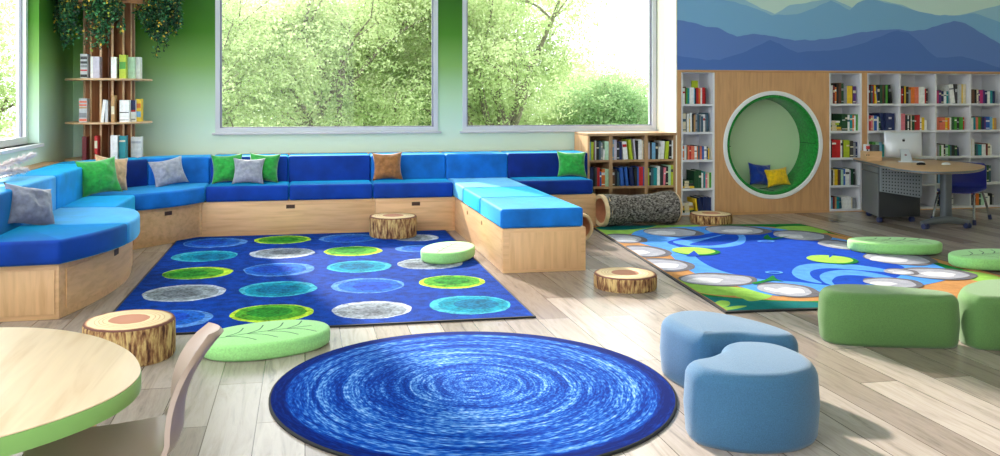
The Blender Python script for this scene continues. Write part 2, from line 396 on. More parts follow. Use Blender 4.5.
dots = [(216, 244, 'b', 31, 3), (282.5, 241, 'g', 28, 3), (348, 239.5, 'b', 29, 3), (418, 239, 's', 22, 3),
        (204.5, 257.5, 't', 32, 4), (283, 254.5, 's', 32, 4), (353, 252.5, 'g', 29, 4), (414, 250, 'b', 22, 4),
        (199, 274.5, 'g', 34, 4), (280, 271, 'b', 35, 4), (360, 268, 't', 32, 4), (428, 265, 's', 33, 4),
        (185, 294.5, 's', 40, 5), (280, 290.5, 't', 38, 5), (369, 287, 'b', 36.5, 5), (453, 283.5, 'g', 33, 5),
        (175, 321, 'b', 39, 6), (272, 315, 'g', 41, 6), (372, 311.5, 's', 40, 6), (471, 306.5, 't', 41, 6)]
for i, (px, py, k, hw, _) in enumerate(dots):
    cx_, cy_ = fl(px, py); cx_ = x0 + 0.345 + (i % 4) * 0.59 + (cx_ - (x0 + 0.345 + (i % 4) * 0.59)) * 0.7
    d_ = cx_ * ST + cy_ * CT
    ra = hw / F * d_
    rb_ = ra * R.uniform(0.88, 0.98)
    ox, oy = R.uniform(-.05, .05), R.uniform(-.03, .03)
    for lay, (sc_, mz) in enumerate(((1.0, 0.0121), (0.86, 0.0124), (0.55, 0.0127))):
        if k == 's' and lay == 2: sc_ = 0.5
        pts = []
        for a in range(40):
            an = 2 * PI * a / 40
            q = sc_ * (1 + 0.05 * noise.noise(Vector((math.cos(an) * 2.2 + i * 7, math.sin(an) * 2.2, lay * 3.0))) + 0.025 * noise.noise(Vector((math.cos(an) * 9 + i, math.sin(an) * 9, lay))))
            pts.append((cx_ + ox * lay * 0.8 + ra * q * math.cos(an), cy_ + oy * lay * 0.8 + rb_ * q * math.sin(an), mz))
        pts = [(min(max(p[0], x0 + .03), x1 - .03), min(max(p[1], y0 + .03), y1 - .03), p[2]) for p in pts]
        mb.add(pts, [tuple(range(40))], key[k] + lay)
tag(mb.build('dotted_rug', mats, origin=(0.1, 6.6, 0), smooth=False, fix=False), 'royal blue rectangular rug with rows of blue, green, teal and grey dots', 'rug')

# pond rug
C_POND = dict(tan=(176, 126, 78), lime=(134, 178, 78), teal=(8, 102, 104), green=(12, 108, 46), sky=(70, 136, 216), blue=(4, 62, 170),
              stone=(152, 154, 168), stone_d=(96, 94, 102), stone_l=(194, 194, 204), lily=(150, 194, 80), wave=(76, 140, 222))
keys = list(C_POND); pm = [BLK] + [carpet('pond_' + k, C_POND[k], 0.1, 150) for k in keys]
PI_ = {k: i + 1 for i, k in enumerate(keys)}
q4 = [(2.47, 4.83), (4.93, 4.72), (4.93, 8.03), (2.785, 8.27)]
mb = MB(); mb.prism(q4, 0, 0.011, 0); mb.add([(x, y, 0.0114) for x, y in inset(q4, 0.0)], [(0, 1, 2, 3)], PI_['tan'])
ctr = (sum(p[0] for p in q4) / 4, sum(p[1] for p in q4) / 4)
mb.v[-4:] = [(ctr[0] + (x - ctr[0]) * .985, ctr[1] + (y - ctr[1]) * .985, z) for x, y, z in mb.v[-4:]]
def inside(x, y):
    for a, b in zip(q4, q4[1:] + q4[:1]):
        L = math.hypot(b[0] - a[0], b[1] - a[1]); d_ = ((b[0] - a[0]) * (y - a[1]) - (b[1] - a[1]) * (x - a[0])) / L
        if d_ < 0.022:
            nx, ny = -(b[1] - a[1]) / L, (b[0] - a[0]) / L
            x += nx * (0.022 - d_); y += ny * (0.022 - d_)
    return x, y
zz = [0.0116]
def patch(k, pts, px=True, sm=6):
    P = [fl(*p) for p in pts] if px else pts
    if sm: P = spline(P, sm)
    P = [inside(*p) for p in P]; P = [inside(*p) for p in P]
    zz[0] += 0.00007
    n = len(P); a_ = sum(P[i][0] * P[(i + 1) % n][1] - P[(i + 1) % n][0] * P[i][1] for i in range(n))
    if a_ < 0: P = P[::-1]
    mb.add([(x, y, zz[0]) for x, y in P], [tuple(range(n))], PI_[k])
def blob(k, px, py, hw, dep, rot=0, seed=0, amp=0.12):
    c_ = fl(px, py); d_ = c_[0] * ST + c_[1] * CT; ra = hw / F * d_; rb_ = dep
    P = []
    for a in range(28):
        an = 2 * PI * a / 28; q = 1 + amp * noise.noise(Vector((math.cos(an) * 1.4 + seed * 5.3, math.sin(an) * 1.4, seed)))
        x, y = ra * q * math.cos(an), rb_ * q * math.sin(an)
        P.append((c_[0] + x * math.cos(rot) - y * math.sin(rot), c_[1] + x * math.sin(rot) + y * math.cos(rot)))
    patch(k, P, False, 0)
# green borders
patch('lime', [(596, 229), (640, 226), (700, 224), (690, 229), (650, 232), (625, 236), (602, 240)])
patch('teal', [(596, 228.3), (620, 226.7), (655, 226), (648, 229), (625, 231), (604, 231)])
patch('green', [(700, 225.5), (740, 224), (800, 224), (835, 235), (850, 239), (815, 232), (770, 228)])
patch('lime', [(775, 229), (790, 227.2), (812, 228), (828, 234), (800, 233)])
patch('green', [(905, 257), (930, 262), (960, 270), (1000, 280), (1000, 288), (960, 278), (925, 268)])
patch('lime', [(960, 272), (990, 276), (1005, 282), (985, 284), (965, 279)])
patch('green', [(655, 282), (680, 295), (715, 314), (760, 313), (820, 311), (870, 309), (870, 302), (800, 303), (740, 300), (700, 295), (680, 288)], True, 4)
patch('teal', [(690, 298), (700, 306), (716, 313.5), (780, 312), (815, 310.5), (815, 304), (770, 303), (730, 300)], True, 4)
patch('lime', [(660, 282), (690, 292), (720, 297), (760, 297), (770, 292), (735, 289), (700, 286), (675, 281)])
patch('lime', [(735, 297), (745, 291), (765, 291), (772, 297), (765, 301), (750, 303), (742, 300)])
patch('green', [(612, 246), (620, 251), (640, 262), (634, 262), (618, 254)])
patch('lime', [(714, 306), (720, 302.5), (729, 303.5), (729, 307.5), (720, 310)])
patch('lime', [(717, 311), (735, 308), (747, 308), (738, 310.5), (724, 312.5)])
patch('lime', [(700, 303), (711, 308), (716, 312), (706, 308)])
# pond
patch('sky', [(641, 231), (690, 228), (760, 228), (815, 236), (860, 244), (895, 252), (935, 266), (955, 278), (905, 290), (840, 296), (780, 298), (742, 289), (712, 282), (684, 269), (664, 252), (632, 241)])
patch('blue', [(668, 243), (695, 237), (742, 231), (790, 233), (825, 242), (850, 248), (868, 252), (885, 262), (905, 270), (890, 282), (845, 288), (800, 284), (755, 280), (720, 272), (700, 262), (690, 252), (678, 248)])
# waves
patch('wave', [(673, 243), (700, 240), (722, 236), (735, 233), (720, 237), (700, 242.5), (690, 246), (712, 247), (735, 243), (738, 237), (727, 233.5), (735, 233), (745, 237.5), (743, 245), (722, 249), (692, 248)])
patch('wave', [(792, 273), (800, 267), (820, 265), (850, 266), (880, 270), (908, 277), (885, 274), (850, 271), (825, 270), (811, 273), (812, 279), (822, 285), (808, 283), (796, 279)])
patch('wave', [(820, 277), (832, 272.5), (855, 272), (885, 277), (905, 284), (880, 280), (855, 277), (838, 278), (832, 283), (836, 288), (824, 284)])
# stones
for i, (px, py, hw, dep, rot) in enumerate([(622, 240, 22, .17, 0), (671, 233.5, 27, .19, 0), (735, 231.5, 30, .2, -.05), (640, 253, 27, .19, -.1), (660, 266.5, 30, .18, -.1), (717, 281.5, 37, .15, -.1), (786, 292, 27, .15, 0), (800, 237, 26, .2, -.15), (838, 246.5, 17, .17, -.2), (898, 260.5, 31, .19, -.2), (935, 275.5, 33, .15, -.15), (891, 285, 26, .12, -.1), (900, 274, 15, .08, -.1)]):
    dep *= 1.4; blob('stone_d', px + 2.0, py - 0.2, hw * 1.06, dep * 1.08, rot, i)
    blob('stone', px - 1.0, py, hw * 0.94, dep * 0.86, rot, i + 0.1)
    blob('stone_l', px - hw * (.32 if i % 2 else -.1), py + .8, hw * (0.5 if i % 3 else .62), dep * 0.4, rot, i + 7, .3)
    if i % 3 == 0: blob('stone_l', px - hw * .6, py - 1.0, hw * 0.2, dep * 0.2, rot, i + 17)
# lily pads and grass
for (px, py, hw, dep, s1) in ((694, 252.5, 22, .17, 2), (831, 261, 23, .17, 5)):
    blob('green', px + 2, py + 0.5, hw * 1.04, dep * 1.12, 0, s1, .06)
    blob('lily', px - 1, py, hw * 0.96, dep, 0, s1, .06)
patch('blue', [(694, 252.5), (686, 258), (700, 258)], True, 0)
patch('blue', [(829, 260), (829, 255), (836, 255.5)], True, 0)
patch('green', [(752, 285), (765, 282), (773, 277.5), (776, 281), (784, 284), (774, 282.5), (762, 285), (755, 286.5)], True, 2)
patch('green', [(763, 240), (768, 236), (772, 240), (790, 237.5), (772, 241.5)], True, 2)
for px, py in ((774, 274.5), (766, 243)):
    blob('wave', px, py, 9, .05, 0, 3, .05); blob('blue', px, py, 6, .03, 0, 3, .05)
tag(mb.build('pond_rug', pm, origin=(3.7, 6.4, 0), smooth=False, fix=False), 'colourful rug picturing a blue pond ringed with grey stones and lily pads', 'rug')

# ------------------------------------------------------------------ book wall
ZS = [0.03, 0.295, 0.607, 0.908, 1.213]      # shelf tops
TOPZ = 1.555
def shelf_unit(name, x0, x1, walls, label, left_side=None):
    o = empty(name, ((x0 + x1) / 2, SY + 0.17, 0), label, 'bookcase')
    yb = SY + 0.35
    MB().box(x0, x1, yb - 0.012, yb, 0.0, TOPZ).build('back_panel', WHITE, o, smooth=False)
    for z in ZS:
        MB().box(x0, x1, SY + 0.004, yb - 0.012, z - 0.022, z).build('shelf', WHITE, o, smooth=False)
    MB().box(x0, x1, SY + 0.002, yb - 0.012, TOPZ - 0.006, TOPZ).build('top_panel', WHITE, o, smooth=False)
    MB().box(x0, x1, SY, SY + 0.02, 0, ZS[0] - 0.022).build('plinth', W_OAKX, o, smooth=False)
    for w_ in walls:
        MB().box(w_ - 0.010, w_ + 0.010, SY + 0.001, yb - 0.012, ZS[0], TOPZ - 0.006).build('upright', WHITE, o, smooth=False)
    return o
shelf_unit('white_bookcase', 4.0, 4.39, (4.01, 4.38), 'narrow white bookcase between the window pier and the round nook')
shelf_unit('white_bookcase', 5.765, 6.17, (5.775, 6.16), 'narrow white bookcase just right of the round nook')
COLS = [6.235, 6.652, 7.112, 7.562, 8.012, 8.46]
shelf_unit('white_bookcase', COLS[0], COLS[-1], [COLS[0] + .01] + COLS[1:-1] + [COLS[-1] - .01], 'wide white bookcase of many cells behind the desk')
for a, b, n_ in ((3.953, 4.0, 'trim_1'), (6.17, 6.235, 'trim_2'), (8.46, 8.52, 'trim_3')):
    struct(MB().box(a, b, SY - 0.004, SY + 0.35, 0, 1.56).build(n_, W_OAK, bevel=0.002), 'oak upright dividing the book wall', 'trim')
struct(MB().box(3.953, RX, SY - 0.006, SY + 0.35, 1.56, 1.583).build('trim_4', W_OAKX, bevel=0.002), 'oak strip along the top of the book wall', 'trim')
# nook
nk = empty('reading_nook', (5.075, SY, 0), 'round reading nook with white ring and green lining in an oak panel', 'reading nook')
NC, NR = (5.082, 0.76), 0.597
mb = MB(); n = 96; rx0, rx1, rz0, rz1 = 4.39, 5.765, 0.0, 1.56
ring = []; outer = []
for i in range(n):
    a = 2 * PI * i / n; cx_, sx_ = math.cos(a), math.sin(a)
    ring.append((NC[0] + 0.575 * cx_, NC[1] + 0.575 * sx_))
    t = min(((rx1 - NC[0]) / cx_ if cx_ > 1e-6 else 1e9), ((rx0 - NC[0]) / cx_ if cx_ < -1e-6 else 1e9), ((rz1 - NC[1]) / sx_ if sx_ > 1e-6 else 1e9), ((rz0 - NC[1]) / sx_ if sx_ < -1e-6 else 1e9))
    outer.append((NC[0] + t * cx_, NC[1] + t * sx_))
for i in range(n):
    j = (i + 1) % n
    mb.add([(ring[i][0], SY, ring[i][1]), (ring[j][0], SY, ring[j][1]), (outer[j][0], SY, outer[j][1]), (outer[i][0], SY, outer[i][1])], [(0, 1, 2, 3)])
for cxn, czn in ((rx0, rz0), (rx1, rz0), (rx1, rz1), (rx0, rz1)):
    k = min(range(n), key=lambda q: (outer[q][0] - cxn) ** 2 + (outer[q][1] - czn) ** 2)
    for kk in (k - 1, k):
        a_, b_ = outer[kk % n], outer[(kk + 1) % n]
        if abs(a_[0] - b_[0]) > 1e-5 and abs(a_[1] - b_[1]) > 1e-5:
            mb.add([(a_[0], SY, a_[1]), (b_[0], SY, b_[1]), (cxn, SY, czn)], [(0, 1, 2)])
for xs in (rx0, rx1 - 0.015): mb.box(xs, xs + 0.015, SY + 0.001, SY + 0.34, 0, 1.56)
for xs in (4.50, 4.96, 5.42, 5.60): pass
pnl = mb.build('oak_panel', W_OAK, nk, smooth=False)
for xs in (4.83, 5.30):
    pass
def circ(r, y, n=96): return [(NC[0] + r * math.cos(2 * PI * i / n), y, NC[1] + r * math.sin(2 * PI * i / n)) for i in range(n)]
mb = MB(); mb.rings([circ(NR - .002, SY - .001), circ(NR, SY - .012), circ(NR - .006, SY - .02), circ(.556, SY - .02), circ(.551, SY - .012), circ(.551, SY + .01)], 0, False)
mb.build('ring_trim', WHITE_P, nk)
NGREEN = fabric('nook_green_felt', (30, 134, 52), 0.16, 40, 0.9, 0.2, 0.3)
mb = MB(); mb.rings([circ(.558, SY + .005), circ(.551, SY - .004), circ(.536, SY - .009), circ(.520, SY - .003), circ(.512, SY + .01), circ(.508, SY + .15), circ(.510, SY + .31)], 0, False)
mb.build('green_lining', NGREEN, nk)
for an in (0.02, PI / 2 + .02, PI + .02, 1.5 * PI + .02):
    M_ = Matrix.Translation((NC[0], 0, NC[1])) @ Matrix.Rotation(-an, 4, 'Y')
    MB().box(.505, .5105, SY - .004, SY + .3, -.003, .003, 0, M_).build('seam', plain('seam_dark', (14, 70, 30), 0.9), nk, smooth=False)
mb = MB(); mb.add(circ(.525, SY + .312), [tuple(range(96))]); 
mb.build('back_disc', plain('nook_pale_green', (196, 222, 180), 0.8), nk, smooth=False, fix=False)
struct(MB().box(4.39, 5.765, SY - .004, SY, 0, .028).build('baseboard_nook', W_OAKX, smooth=False), 'oak baseboard below the nook panel', 'baseboard')

# ------------------------------------------------------------------ books
BC = {'white': (236, 236, 234), 'cream': (226, 214, 184), 'black': (30, 30, 34), 'charcoal': (62, 62, 66), 'grey': (140, 142, 148), 'silver': (196, 198, 204), 'red': (196, 34, 38), 'maroon': (110, 26, 36),
      'orange': (226, 118, 40), 'yellow': (236, 196, 40), 'lime': (178, 196, 44), 'green': (70, 150, 50), 'dark green': (26, 74, 44), 'teal': (20, 142, 150), 'navy': (24, 40, 92), 'blue': (36, 92, 180), 'sky blue': (122, 176, 214),
      'slate': (58, 92, 112), 'pink': (232, 130, 150), 'magenta': (196, 40, 116), 'purple': (88, 46, 120), 'brown': (96, 58, 40), 'tan': (190, 146, 92), 'coral': (228, 118, 92), 'mint': (184, 220, 190), 'lilac': (200, 192, 210)}
BMAT = {k: plain('book_' + k.replace(' ', '_'), v, 0.5, 0, 0.06, 30) for k, v in BC.items()}
PAGES = plain('book_pages', (232, 226, 208), 0.9)
ORD = ['first', 'second', 'third', 'fourth', 'fifth', 'sixth', 'seventh', 'eighth', 'ninth', 'tenth', 'eleventh', 'twelfth', 'thirteenth', 'fourteenth', 'fifteenth', 'sixteenth']
def make_book(loc, w_, h_, d_, c, lab, grp, band=None, M=None, dot=None):
    """spine faces -Y, loc = bottom left front corner"""
    mb = MB(); t = min(0.0025, w_ * .2)
    mb.box(0, w_, 0, t * 1.4, 0, h_, 0); mb.box(0, t, t * 1.4, d_, 0, h_, 0); mb.box(w_ - t, w_, t * 1.4, d_, 0, h_, 0)
    mb.box(t, w_ - t, t * 1.4, d_ - .006, .003, h_ - .004, 1)
    mats = [BMAT[c], PAGES]
    if band:
        for bc, b0, b1 in band:
            mats.append(BMAT[bc]); mb.box(w_ * .02, w_ * .98, -.0006, .0003, h_ * b0, h_ * b1, len(mats) - 1)
    M_ = Matrix.Translation(loc) @ (M if M is not None else Matrix.Identity(4))
    mb.v = [tuple(M_ @ Vector(v)) for v in mb.v]
    o = mb.build('book', mats, None, loc, smooth=False, fix=False)
    return tag(o, lab, 'book', grp)
CODE = {'w': 'white', 'c': 'cream', 'k': 'black', 'h': 'charcoal', 'e': 'grey', 's': 'silver', 'r': 'red', 'm': 'maroon', 'o': 'orange', 'y': 'yellow', 'l': 'lime', 'g': 'green', 'G': 'dark green', 't': 'teal', 'n': 'navy',
        'b': 'blue', 'B': 'sky blue', 'S': 'slate', 'p': 'pink', 'M': 'magenta', 'P': 'purple', 'N': 'brown', 'T': 'tan', 'C': 'coral', 'i': 'mint', 'L': 'lilac'}
def fill(x0, x1, z, hmax, spec, where, grp, yf, dep=0.2):
    """spec: words like w3.6 = colour, width in units, height in tenths; /n leans"""
    x = x0
    sp = spec.split(); unit = None
    tot = sum(float(s[1:].split('.')[0].split('/')[0] or 1) for s in sp)
    pending = []
    for idx, s in enumerate(sp):
        cc = s[0]; rest = s[1:]; lean = 0.0; stack = False
        if '/' in rest: rest, ln = rest.split('/'); lean = float(ln)
        wv, hv = rest.split('.'); wv = float(wv)
        w_ = wv / 100.0; h_ = hmax * int(hv) / 10.0 if len(hv) == 1 else hmax * int(hv) / 100.0
        h_ *= R.uniform(.985, 1.0)
        if cc == '_': x += w_; continue
        cname = CODE[cc]
        k = len(pending)
        size = 'thick' if wv >= 3.4 else ('slim' if wv <= 1.7 else '')
        tall = 'tall' if h_ > hmax * .9 else ('short' if h_ < hmax * .62 else '')
        adj = ' '.join([q for q in (tall, size) if q][:1])
        lab = '%s%s book%s, %s from left, %s' % (adj + ' ' if adj else '', cname, ' leaning' if abs(lean) > 2 else '', ORD[k], where)
        band = None; z_ = R.random()
        dk = cname in ('black', 'charcoal', 'navy', 'maroon', 'dark green', 'brown', 'slate', 'purple')
        if w_ > .016 and z_ < .38:
            bc = R.choice(['silver', 'cream', 'grey']) if dk else R.choice(['charcoal', 'slate', 'red', 'grey', 'white'] if cname in ('white', 'cream', 'silver', 'mint', 'lilac') else ['white', 'cream', 'charcoal'])
            a_ = R.uniform(.55, .75); band = [(bc, a_, a_ + R.uniform(.06, .16))]
            if R.random() < .4: band.append((bc, .08, .14))
        M_ = None
        xx = x
        if lean:
            a_ = math.radians(lean); M_ = Matrix.Rotation(a_, 4, 'Y')
            if lean > 0: xx = x; zz_ = z + w_ * math.sin(a_)
            else: xx = x + h_ * math.sin(-a_); zz_ = z
            if lean > 0: M_ = Matrix.Rotation(a_, 4, 'Y')
            make_book((xx, yf + R.uniform(0, .012), zz_ + .0005), w_ * .96, h_, dep, cname, lab, grp, band, M_)
            x += w_ / math.cos(a_) + h_ * math.sin(abs(a_)) * 0.5 + 0.002
            if lean < 0: x = xx + w_ / math.cos(a_) + .001
        else:
            make_book((xx, yf + R.uniform(0, .012), z + .0005), w_ * .96, h_, dep, cname, lab, grp, band)
            x += w_
        pending.append(cname)
def flat_stack(x0, z, items, where, grp, yf):
    zz_ = z
    for k, (c, wv, t_) in enumerate(items):
        M_ = Matrix.Translation((0, 0, 0)) @ Matrix.Rotation(PI / 2, 4, 'Y')
        lab = '%s book lying flat, %s up in pile, %s' % (c, ORD[k], where)
        # lying: width along z
        make_book((x0 + R.uniform(0, .006), yf + R.uniform(0, .01), zz_ + t_ + .0005), t_ * .95, wv, .17, c, lab, grp, [('cream', .2, .6)], M_)
        zz_ += t_ + .0006
YF = SY + 0.035
SHN = ['bottom shelf', 'fourth shelf', 'third shelf', 'second shelf', 'top shelf']
def cell(x0, x1, lev, spec, unit, grp, off=0.012, hm=None):
    z = ZS[lev]; top = (ZS[lev + 1] - .022 if lev < 4 else TOPZ - .006)
    fill(x0 + off, x1, z, (hm or (top - z) * 0.86), spec, '%s, %s' % (SHN[lev], unit), grp, YF)
U1 = 'white bookcase left of nook'; G1 = 'books in the white bookcase left of the nook'
cell(4.02, 4.38, 4, 'w4.6 m1.65 g2.62 t2.6 w5.63 B1.6 k2.58 r3.62 o2.6 w2.62 r3.63 m1.6', U1, G1, .005)
make_book((4.165, YF + .05, ZS[4] + .005), .07, .25, .02, 'lime', 'lime book standing tall behind white ones, top shelf, white bookcase left of nook', G1)
cell(4.02, 4.38, 3, 'c5.85 k1.87 w3.83 y1.6 w2.87 k2.8 T2.78 e2.8 S2.82 k1.75 e2.76 S2.7 w2.8 e2.78 S2.85', U1, G1, .004)
cell(4.02, 4.38, 2, 'o3.62 w3.66 G1.6 C2.62 r2.6 C4.62 w3.6 o1.6 S2.63 C3.6 b2.6 w3.6 n2.58 y1.5', U1, G1, .004)
flat_stack(4.03, ZS[1], [('yellow', .135, .022), ('charcoal', .13, .03), ('dark green', .125, .028)], 'fourth shelf, white bookcase left of nook', G1, YF)
cell(4.17, 4.38, 1, 'G5.75 G3.78 w2.66 k1.66 t2.72 p2.6 c2.68 g3.68', U1, G1, .004)
flat_stack(4.03, ZS[0], [('dark green', .14, .025), ('yellow', .13, .025), ('tan', .135, .025), ('white', .12, .03)], 'bottom shelf, white bookcase left of nook', G1, YF)
cell(4.178, 4.38, 0, 'y2.72/-6 n4.78/-5 n4.8 n4.8 n4.78', U1, G1, .0)
U2 = 'white bookcase right of nook'; G2 = 'books in the white bookcase right of the nook'
cell(5.785, 6.15, 4, 'h2.72 w3.72 m2.72 o2.65 k3.78 N3.82 G3.8 e4.72 y4.7 y3.7 k1.72 P4.68', U2, G2, .004)
flat_stack(5.79, ZS[3], [('tan', .15, .022), ('yellow', .145, .02), ('dark green', .15, .02), ('lime', .12, .025), ('white', .13, .022)], 'second shelf, white bookcase right of nook', G2, YF)
cell(5.95, 6.15, 3, 'G4.78 G3.75 w3.74 t3.74 o2.72 w2.7 g3.76', U2, G2, .0)
cell(5.785, 6.15, 2, 'k4.8 r5.83 r5.83 w2.84 k2.8 l4.82 l4.82 h4.78 e3.7 n2.72', U2, G2, .004)
cell(5.785, 6.15, 1, 'w3.7 k2.7 c2.72 y4.72 N2.72 h2.7 i3.7 b2.74 w5.74 L2.68 G3.73 k2.73', U2, G2, .004)
cell(5.785, 6.15, 0, 'B5.62 m2.68 T2.66 t3.64 S3.6/-6 w3.62 w4.6 w4.64 c2.58 e4.55', U2, G2, .004)
GD = 'books in the wide white bookcase behind the desk'
cn = ['first column behind desk', 'second column behind desk', 'third column behind desk', 'fourth column behind desk', 'fifth column behind desk']
def dcell(c, lev, spec, off=.004): cell(COLS[c] + .012 if c else COLS[0] + .02, COLS[c + 1], lev, spec, cn[c], GD, off)
dcell(0, 4, 'm4.75 k2.75 S2.7 r1.73 y2.73/-5 b1.65 k3.75 G3.74 N2.74 k2.75 g3.74 k3.75/-7')
dcell(0, 3, 'p3.7 r2.68 p3.7 c1.7 b4.7 w2.65 G2.6 n5.8/-5 n4.82 n4.82 n4.8')
dcell(0, 2, 'S3.7 T4.6 g4.7 i5.72 B3.7 t3.6 w3.7')
dcell(1, 4, 'S3.65 r2.6 k2.7 y2.7 k3.68 e3.55 o5.66 C5.66 w8.67 r2.6 k2.6')
dcell(1, 3, 'p3.78 p5.78 k3.72 w2.7 k2.7 c2.74 G3.7 r2.66/-3 r4.72 w2.6 y4.6 w3.48')
dcell(1, 2, 't3.74 t3.78 k3.8 g4.8 G3.8 n3.78 c5.78')
dcell(1, 1, 'S3.7 k3.7 c2.72 e3.5')
dcell(1, 0, 'k5.72 h5.7 k4.72')
dcell(2, 4, 'P2.5 M4.52 P3.54 n3.5 w3.5 t3.5 w6.75/-8 h3.78 s5.77 y2.78 c4.78')
dcell(2, 3, 'r3.58 C3.6 C4.6 C4.6 y3.58 o2.58 w3.6 G4.58 g3.6 k3.58 g5.6 r2.6')
dcell(2, 2, 'r3.52 e3.53 g3.53 w3.54 k2.58 i4.55 g2.52 S2.53 k4.52 G3.5 n2.42/-6')
dcell(2, 1, 'k4.66 B3.6 o4.4 h6.7 w3.7 r2.68 o2.66 w3.7 r4.68 C3.66 b3.68')
dcell(2, 0, 'h6.6 n3.5 b2.62 r4.7 o2.66 w3.6 w5.62')
dcell(3, 4, 'N3.56 N4.57 k3.56 c2.58 P2.5 M4.54 P3.56 n3.52 w4.5 t3.52 n3.5')
dcell(3, 3, 'G3.6 w3.58 t3.6 C3.6 g3.6 N2.62 n3.6 P2.58 b6.62 B3.6 y2.55 T4.55')
dcell(3, 2, 'c4.82 w3.8 G2.5 S2.53/-4 t5.54 w6.54 m2.58 c3.58 w2.5')
dcell(3, 1, 'k4.7 t3.6 m2.62 w2.6 l5.84 l4.84 k3.82 G3.8 S3.78')
dcell(3, 0, 'k5.6 n4.58 o4.66 G3.64 i4.65 w5.66 w2.5 k4.64 e2.6')
dcell(4, 4, 'N5.7 r4.7 w4.7 b5.7'); dcell(4, 3, 'g5.7 t4.7 w4.7 n5.7'); dcell(4, 2, 'c5.7 m4.7 w4.7'); dcell(4, 1, 'k5.7 l4.7 e4.7'); dcell(4, 0, 'n5.7 o4.7 g4.7')

# brown bookcase
bk = empty('brown_bookcase', (3.44, SY + .25, 0), 'low oak cube bookcase full of books below the right window', 'bookcase')
bx0, bx1, by0, by1, bzt = 2.945, 3.948, SY + .0, BW - .06, 0.903
MB().box(bx0, bx1, by0 - .006, by1, bzt - .028, bzt).build('top_panel', W_CASE, bk, bevel=.002)
MB().box(bx0, bx0 + .022, by0, by1, 0, bzt - .028).build('side_panel', W_LIGHTZ, bk, smooth=False)  # lit left side put into a paler wood than the case
MB().box(bx1 - .03, bx1, by0, by1, 0, bzt - .028).build('side_panel', W_CASE, bk, smooth=False)
for xx in (3.205, 3.605):
    MB().box(xx - .018, xx + .018, by0 + .002, by1 - .014, .04, bzt - .028).build('divider', W_CASE, bk, smooth=False)
MB().box(bx0 + .022, bx1 - .03, by1 - .014, by1, 0, bzt - .028).build('back_panel', W_CASE, bk, smooth=False)
BZ = [0.04, 0.335, 0.618]
cellsx = [(bx0 + .022, 3.187), (3.223, 3.587), (3.623, bx1 - .03)]
for z in BZ:
    for a, b in cellsx:
        MB().box(a, b, by0 + .003, by1 - .014, z - .022, z).build('shelf', W_CASE, bk, smooth=False)
UB = 'brown bookcase'; GB = 'books in the brown bookcase'
def bcell(c, lev, spec):
    a, b = cellsx[c]; z = BZ[lev]
    fill(a + .004, b, z, .225, spec, '%s, %s column, %s' % (['bottom row', 'middle row', 'top row'][lev], ['left', 'middle', 'right'][c], UB), GB, SY + .02)
bcell(0, 2, 'B2.88 l3.86 m1.90 s2.92 k3.85 S2.9 e2.82 w2.5/4 i4.88 L4.9')
bcell(1, 2, 'B2.95 L3.95 k3.8 n3.85 w5.85/-6 l3.95/-6 L2.98/-5 k2.9 w4.96 c2.9 k2.9')
bcell(2, 2, 'L3.8 k2.8 B4.8 k3.8 w2.6/5 w4.86/4 l4.86/4 k3.92 w3.92 n2.9')
bcell(0, 1, 'n2.85/4 n2.9 k2.85 h2.9 r3.9 b2.7 o4.82 i4.82 n2.9')
bcell(1, 1, 'N3.78 k3.8 S2.7 b4.88/-5 b3.9/-6 n4.9/-6 k3.88 b2.9 r5.9 b2.9 k3.85')
bcell(2, 1, 'l2.85 k2.85 S3.8 t4.85 w3.92 h4.9 p2.86/3 k3.9 i3.96 l4.96')
bcell(1, 0, 'k4.4 w3.45 e3.42 w4.4 k3.5 w4.48 B3.44'); bcell(2, 0, 'm3.7 w3.68 t2.6 l3.7')

# ------------------------------------------------------------------ sofa
V_DARK = velvet('velvet_royal', (2, 58, 160), (40, 200, 255), 1.0)
V_MID = velvet('velvet_azure', (16, 112, 206), (80, 200, 255), .9)
V_LITE = velvet('velvet_sky', (60, 154, 228), (140, 220, 255), .9)
V_TURQ = velvet('velvet_turquoise', (0, 140, 222), (60, 210, 255), 1.0)
V_NAVY = velvet('velvet_navy', (2, 42, 132), (40, 200, 255), 1.0)
ZB, ZC, ZT = 0.325, 0.468, 0.712
F0, B0 = 8.28, 8.68
def cushion(name, pts, z0, z1, mat, label, grp, bev=.022):
    mb = MB(); mb.prism(pts, z0, z1)
    return tag(mb.build(name, mat, None, None, bevel=bev, seg=4, ang=60), label, 'cushion', grp)
def rect(x0, x1, y0, y1): return [(x0, y0), (x1, y0), (x1, y1), (x0, y1)]
GS, GBK = 'blue seat cushions of the sofa', 'blue back cushions of the sofa'
g = .0015
# back row
cushion('seat_cushion', rect(-.90 + g, -.147 - g, F0 - .01, B0), ZB, ZC, V_DARK, 'dark blue seat cushion below the grey and green pillows', GS)
cushion('seat_cushion', rect(-.147 + g, .635 - g, F0 - .01, B0), ZB, ZC, V_DARK, 'dark blue seat cushion in the middle of the back row with nothing on it', GS)
cushion('seat_cushion', rect(.635 + g, 1.41 - g, F0 - .01, B0), ZB, ZC, V_DARK, 'dark blue seat cushion under the brown pillow', GS)
cushion('seat_cushion', rect(1.412, 2.045 - g, 7.78, B0), ZB, ZC, V_LITE, 'pale blue seat cushion at the wall end of the peninsula', GS)
cushion('seat_cushion', rect(1.412, 2.045, 7.0 + g, 7.777), ZB, ZC, V_TURQ, 'turquoise seat cushion in the middle of the peninsula', GS)
cushion('seat_cushion', rect(1.412, 2.045, 6.225, 7.0 - g), ZB, ZC, V_MID, 'sky blue seat cushion at the front end of the peninsula', GS)
cushion('seat_cushion', rect(2.048, 2.82, F0 - .01, B0), ZB, ZC, V_NAVY, 'dark blue seat cushion under the green pillow beside the brown bookcase', GS)
